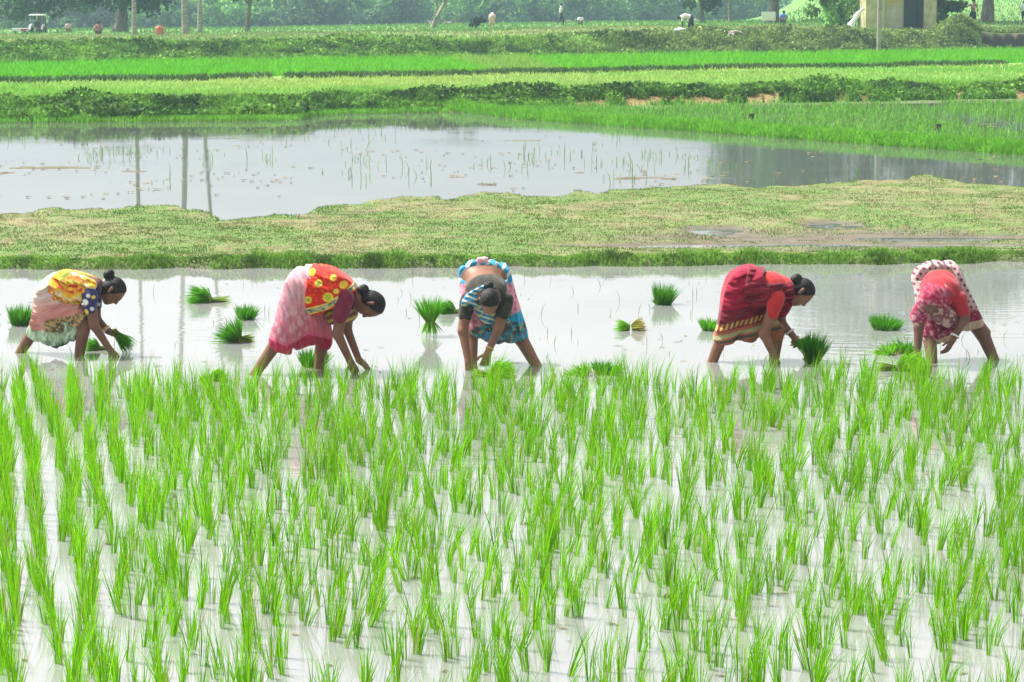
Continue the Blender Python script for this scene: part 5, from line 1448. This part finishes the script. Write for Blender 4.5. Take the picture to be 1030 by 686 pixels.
# ------------------------------------------------------------------ the small people behind
def figure(label, u, d, pose, S, skin, shirt, legs, face=1, hairc=None, long=False, bare_top=False, zoff=0.0):
    """pose joints in metres, x along the photo, z up, y away"""
    b = ground_at(u, d) + (0, 0, zoff)
    e = empty('person', b, label, 'person', 'people working beyond the banks')
    J = {k: b + np.array((p[0] * face, p[1], p[2])) * S for k, p in pose.items()}
    hgt = .014
    allp = np.array(list(J.values())); lo, hi = allp.min(0) - .22, allp.max(0) + .22
    F0 = Field(lo, hi, hgt)
    arm = [('shA', .045, 'elA', .036), ('elA', .034, 'haA', .026), ('shB', .045, 'elB', .036), ('elB', .034, 'haB', .026)]
    leg = [('hipA', .085, 'knA', .06), ('knA', .056, 'anA', .036), ('hipB', .085, 'knB', .06), ('knB', .056, 'anB', .036), ('anA', .036, 'toA', .028), ('anB', .036, 'toB', .028)]
    tor = [('pel', .125, 'che', .125), ('che', .12, 'nec', .06), ('nec', .05, 'hea', .045)]
    for a, r1, c, r2 in tor: F0.cone(J[a], r1 * S, J[c], r2 * S, .03)
    for a, r1, c, r2 in leg + arm: F0.cone(J[a], r1 * S, J[c], r2 * S, .02)
    F0.cone(J['shA'], .06 * S, J['shB'], .06 * S, .04)
    hd = J['hea']; fw = unit(J.get('look', hd + (face, 0, 0)) - hd); up = unit(hd - J['nec'])
    c, up, fw, rt = head_prims(F0, hd + up * .07 * S, up, fw, 0, True, S * .95)
    for k in ('A', 'B'):
        hv = unit(J['ha' + k] - J['el' + k]); hand_prims(F0, J['ha' + k], hv, (0.2, -.9, .3), 1, .4, S * .95)
    wk = Worker(d, hgt)
    wk.obj('body', F0, e, M_SKIN, lambda u, v, w: np.zeros((len(u), 3)) + np.array(skin))
    Fh = Field(c - .2, c + .2, hgt); Fh.ell(c + up * .03 * S - fw * .012, (rt, fw, up), np.array((.082, .098, .09)) * S, 0)
    X, Y, Z = Fh.grid(); q = lambda a: (X - c[0]) * a[0] + (Y - c[1]) * a[1] + (Z - c[2]) * a[2]
    Fh.d = np.maximum(Fh.d, (q(fw) - .5 * q(up) - .03 * S).astype(np.float32))
    wk.obj('hair', Fh, e, M_HAIR, lambda u, v, w: np.zeros((len(u), 3)) + np.array(hairc or (.014, .012, .012)))
    if shirt is not None:
        Fs = Field(lo, hi, hgt)
        for a, r1, cc, r2 in tor[:2]: Fs.cone(J[a], (r1 + .014) * S, J[cc], (r2 + .014) * S, .03)
        Fs.cone(J['shA'], .072 * S, J['shB'], .072 * S, .04)
        for k in 'AB':
            m_ = J['sh' + k] * .35 + J['el' + k] * .65; Fs.cone(J['sh' + k], .062 * S, m_, .055 * S, .02)
        wk.obj('shirt', Fs, e, M_CLOTH, lambda u, v, w: np.array(shirt) * (.9 + .2 * fbm(u * 2, v * 2, 3))[:, None])
    if legs is not None:
        Fl = Field(lo, hi, hgt)
        Fl.cone(J['pel'], .142 * S, J['pel'] + (0, 0, .02), .142 * S, .03)
        for k in 'AB':
            Fl.cone(J['hip' + k], .10 * S, J['kn' + k], .078 * S, .04)
            if long: Fl.cone(J['kn' + k], .078 * S, J['kn' + k] * .2 + J['an' + k] * .8, .055 * S, .02)
        wk.obj('trousers' if long else 'loincloth', Fl, e, M_CLOTH, lambda u, v, w: np.array(legs) * (.9 + .2 * fbm(u * 2, v * 2, 5))[:, None])
    return e
STAND = dict(pel=(0, 0, .92), che=(0, 0, 1.22), nec=(.01, 0, 1.42), hea=(.02, 0, 1.50), shA=(-.17, -.02, 1.36), shB=(.17, .02, 1.36), elA=(-.24, 0, 1.10), elB=(.25, 0, 1.10), haA=(-.22, -.06, .88), haB=(.24, -.06, .88),
             hipA=(-.09, 0, .88), hipB=(.09, 0, .88), knA=(-.10, 0, .48), knB=(.10, 0, .48), anA=(-.10, .02, .07), anB=(.11, .02, .07), toA=(-.11, -.13, .03), toB=(.13, -.13, .03))
WALK = dict(STAND, hipA=(0, -.09, .88), hipB=(0, .09, .88), knA=(-.10, -.09, .47), knB=(.17, .09, .50), anA=(-.34, -.09, .12), anB=(.18, .09, .07), toA=(-.22, -.09, .03), toB=(.32, .09, .03),
            shA=(0, -.18, 1.36), shB=(0, .18, 1.36), elA=(.05, -.24, 1.1), elB=(-.12, .24, 1.1), haA=(.2, -.22, .92), haB=(-.1, .22, .86))
BEND = dict(pel=(0, 0, .84), che=(-.34, 0, .93), nec=(-.54, 0, .90), hea=(-.60, 0, .87), look=(-.75, 0, .45), shA=(-.48, -.16, .86), shB=(-.48, .16, .86), elA=(-.50, -.18, .58), elB=(-.45, .18, .58), haA=(-.52, -.12, .34), haB=(-.45, .14, .34),
            hipA=(.0, -.09, .80), hipB=(.02, .09, .80), knA=(-.12, -.1, .44), knB=(.08, .1, .44), anA=(-.14, -.1, .07), anB=(.12, .1, .07), toA=(-.28, -.1, .03), toB=(-.02, .1, .03))
BENDBACK = dict(pel=(0, 0, .86), che=(.02, .28, 1.0), nec=(.02, .46, .93), hea=(.02, .52, .88), look=(.02, .7, .4), shA=(-.16, .38, .93), shB=(.18, .38, .93), elA=(-.2, .42, .65), elB=(.2, .42, .65), haA=(-.14, .45, .4), haB=(.14, .45, .4),
                hipA=(-.09, 0, .82), hipB=(.09, 0, .82), knA=(-.10, .02, .45), knB=(.10, .02, .45), anA=(-.1, .02, .07), anB=(.11, .02, .07), toA=(-.12, .16, .03), toB=(.13, .16, .03))
SQUAT = dict(pel=(0, .1, .26), che=(.03, -.02, .52), nec=(.05, -.08, .70), hea=(.06, -.10, .77), shA=(-.14, -.05, .64), shB=(.20, -.05, .64), elA=(-.22, -.25, .46), elB=(.26, -.25, .46), haA=(-.05, -.38, .40), haB=(.12, -.38, .40),
             hipA=(-.09, .1, .22), hipB=(.09, .1, .22), knA=(-.16, -.24, .46), knB=(.18, -.24, .46), anA=(-.13, -.08, .07), anB=(.15, -.08, .07), toA=(-.16, -.24, .03), toB=(.18, -.24, .03))
SK = (.20, .10, .065); SKP = (.30, .17, .11)
figure('crouching person in dull red on the grass left of the straight palm', 102, 156, dict(SQUAT), 1.0, SK, (.34, .15, .11), (.12, .05, .05), 1)
figure('small pale figure seated between the tractor and the crouching person', 72, 172, dict(SQUAT), .85, SKP, (.55, .45, .40), (.3, .25, .22), 1)
figure('person in pale pink bending forward, seen from behind with bare legs', 495, 168, BENDBACK, .95, (.42, .24, .16), (.74, .56, .54), (.66, .44, .36), 1)
figure('man in a white shirt and dark trousers walking right before the bushes', 564, 178, WALK, .92, SK, (.70, .66, .60), (.06, .06, .08), 1, long=True)
figure('child in a white shirt squatting just right of the walking man', 583, 172, SQUAT, .8, SK, (.74, .78, .80), (.2, .22, .25), 1)
figure('stooping man in a white shirt and dark trousers on the bank, reaching down left', 694, G2 / y_b2(690) + 7.6, BEND, .92, (.10, .06, .045), (.68, .62, .62), (.04, .04, .045), 1, long=True)
figure('person in a blue shirt seated behind the white board', 785, 168, SQUAT, 1.0, SK, (.12, .22, .55), (.1, .1, .14), 1)
STAND2 = dict(STAND, elB=(-.36, -.1, 1.26), haB=(-.62, -.16, 1.20), shB=(-.16, .02, 1.36), shA=(.17, -.02, 1.36), elA=(.24, 0, 1.10), haA=(.25, -.06, .88))
figure('bare chested man in dark shorts standing beyond the mound right of the pump house', 975, 147, STAND2, 1.05, (.24, .13, .10), None, (.018, .018, .022), 1)
figure('man in a white shirt and black shorts standing at the far right edge', 1026, 168, STAND, .93, SK, (.74, .74, .76), (.02, .02, .03), -1)

# ------------------------------------------------------------------ air
hm = bpy.data.materials.new('haze_air'); t_, N_, L_ = nt(hm)
oo = N_.new('ShaderNodeOutputMaterial'); pv = N_.new('ShaderNodeVolumePrincipled')
pv.inputs['Color'].default_value = (0.55, 0.80, 1.0, 1); pv.inputs['Density'].default_value = HAZE
pv.inputs['Anisotropy'].default_value = 0.2
L_.new(pv.outputs['Volume'], oo.inputs['Volume'])
m = MB(); m.box((0, 1990, 13), (9000, 4060, 30))
hz = m.build('haze', hm, None, (0, 0, 0)); tag(hz, 'thin bluish haze over the fields', 'haze', kind='stuff')

# ------------------------------------------------------------------ light, sky, camera
def sun_angles():
    return math.radians(SUN_EL), math.radians(SUN_AZ)
el, az = sun_angles()        # az: compass angle, 0 = straight ahead of the camera (+y), positive to the right (+x)
sd = np.array([math.sin(az) * math.cos(el), math.cos(az) * math.cos(el), math.sin(el)])
sun = bpy.data.lights.new('Sun', 'SUN'); sun.energy = SUN_E; sun.angle = math.radians(SUN_SIZE); sun.color = (1, 0.96, 0.88)
so = bpy.data.objects.new('Sun', sun); COL.objects.link(so)
so.rotation_euler = Vector(tuple(-sd)).to_track_quat('-Z', 'Y').to_euler(); so.location = (0, 0, 60)
wd = bpy.data.worlds.new('World'); SC.world = wd; wd.use_nodes = True
T = wd.node_tree; T.nodes.clear()
sky = T.nodes.new('ShaderNodeTexSky'); sky.sky_type = 'NISHITA'; sky.sun_disc = False
sky.sun_elevation = el; sky.sun_rotation = az; sky.dust_density = 4.0; sky.air_density = 1.2; sky.ozone_density = 1.0
hs = T.nodes.new('ShaderNodeHueSaturation'); hs.inputs['Saturation'].default_value = SKY_SAT
bg = T.nodes.new('ShaderNodeBackground'); bg.inputs['Strength'].default_value = SKY_E
ow = T.nodes.new('ShaderNodeOutputWorld')
T.links.new(sky.outputs['Color'], hs.inputs['Color']); T.links.new(hs.outputs['Color'], bg.inputs['Color']); T.links.new(bg.outputs['Background'], ow.inputs['Surface'])

cam = bpy.data.cameras.new('Camera'); co = bpy.data.objects.new('Camera', cam); COL.objects.link(co)
co.location = (0, 0, CAM_H); co.rotation_euler = (math.pi / 2 - TH, 0, 0)
cam.sensor_fit = 'HORIZONTAL'; cam.sensor_width = 36; cam.lens = 36 * FPX / 1030
cam.clip_end = 9000; cam.clip_start = .1
SC.camera = co
SC.view_settings.view_transform = 'Standard'; SC.view_settings.look = 'None'; SC.view_settings.gamma = 1; SC.view_settings.use_curve_mapping = False
SC.view_settings.exposure = EXPO
SC.cycles.use_denoising = True
SC.cycles.max_bounces = 6; SC.cycles.diffuse_bounces = 3; SC.cycles.glossy_bounces = 3; SC.cycles.transmission_bounces = 3; SC.cycles.volume_bounces = 1
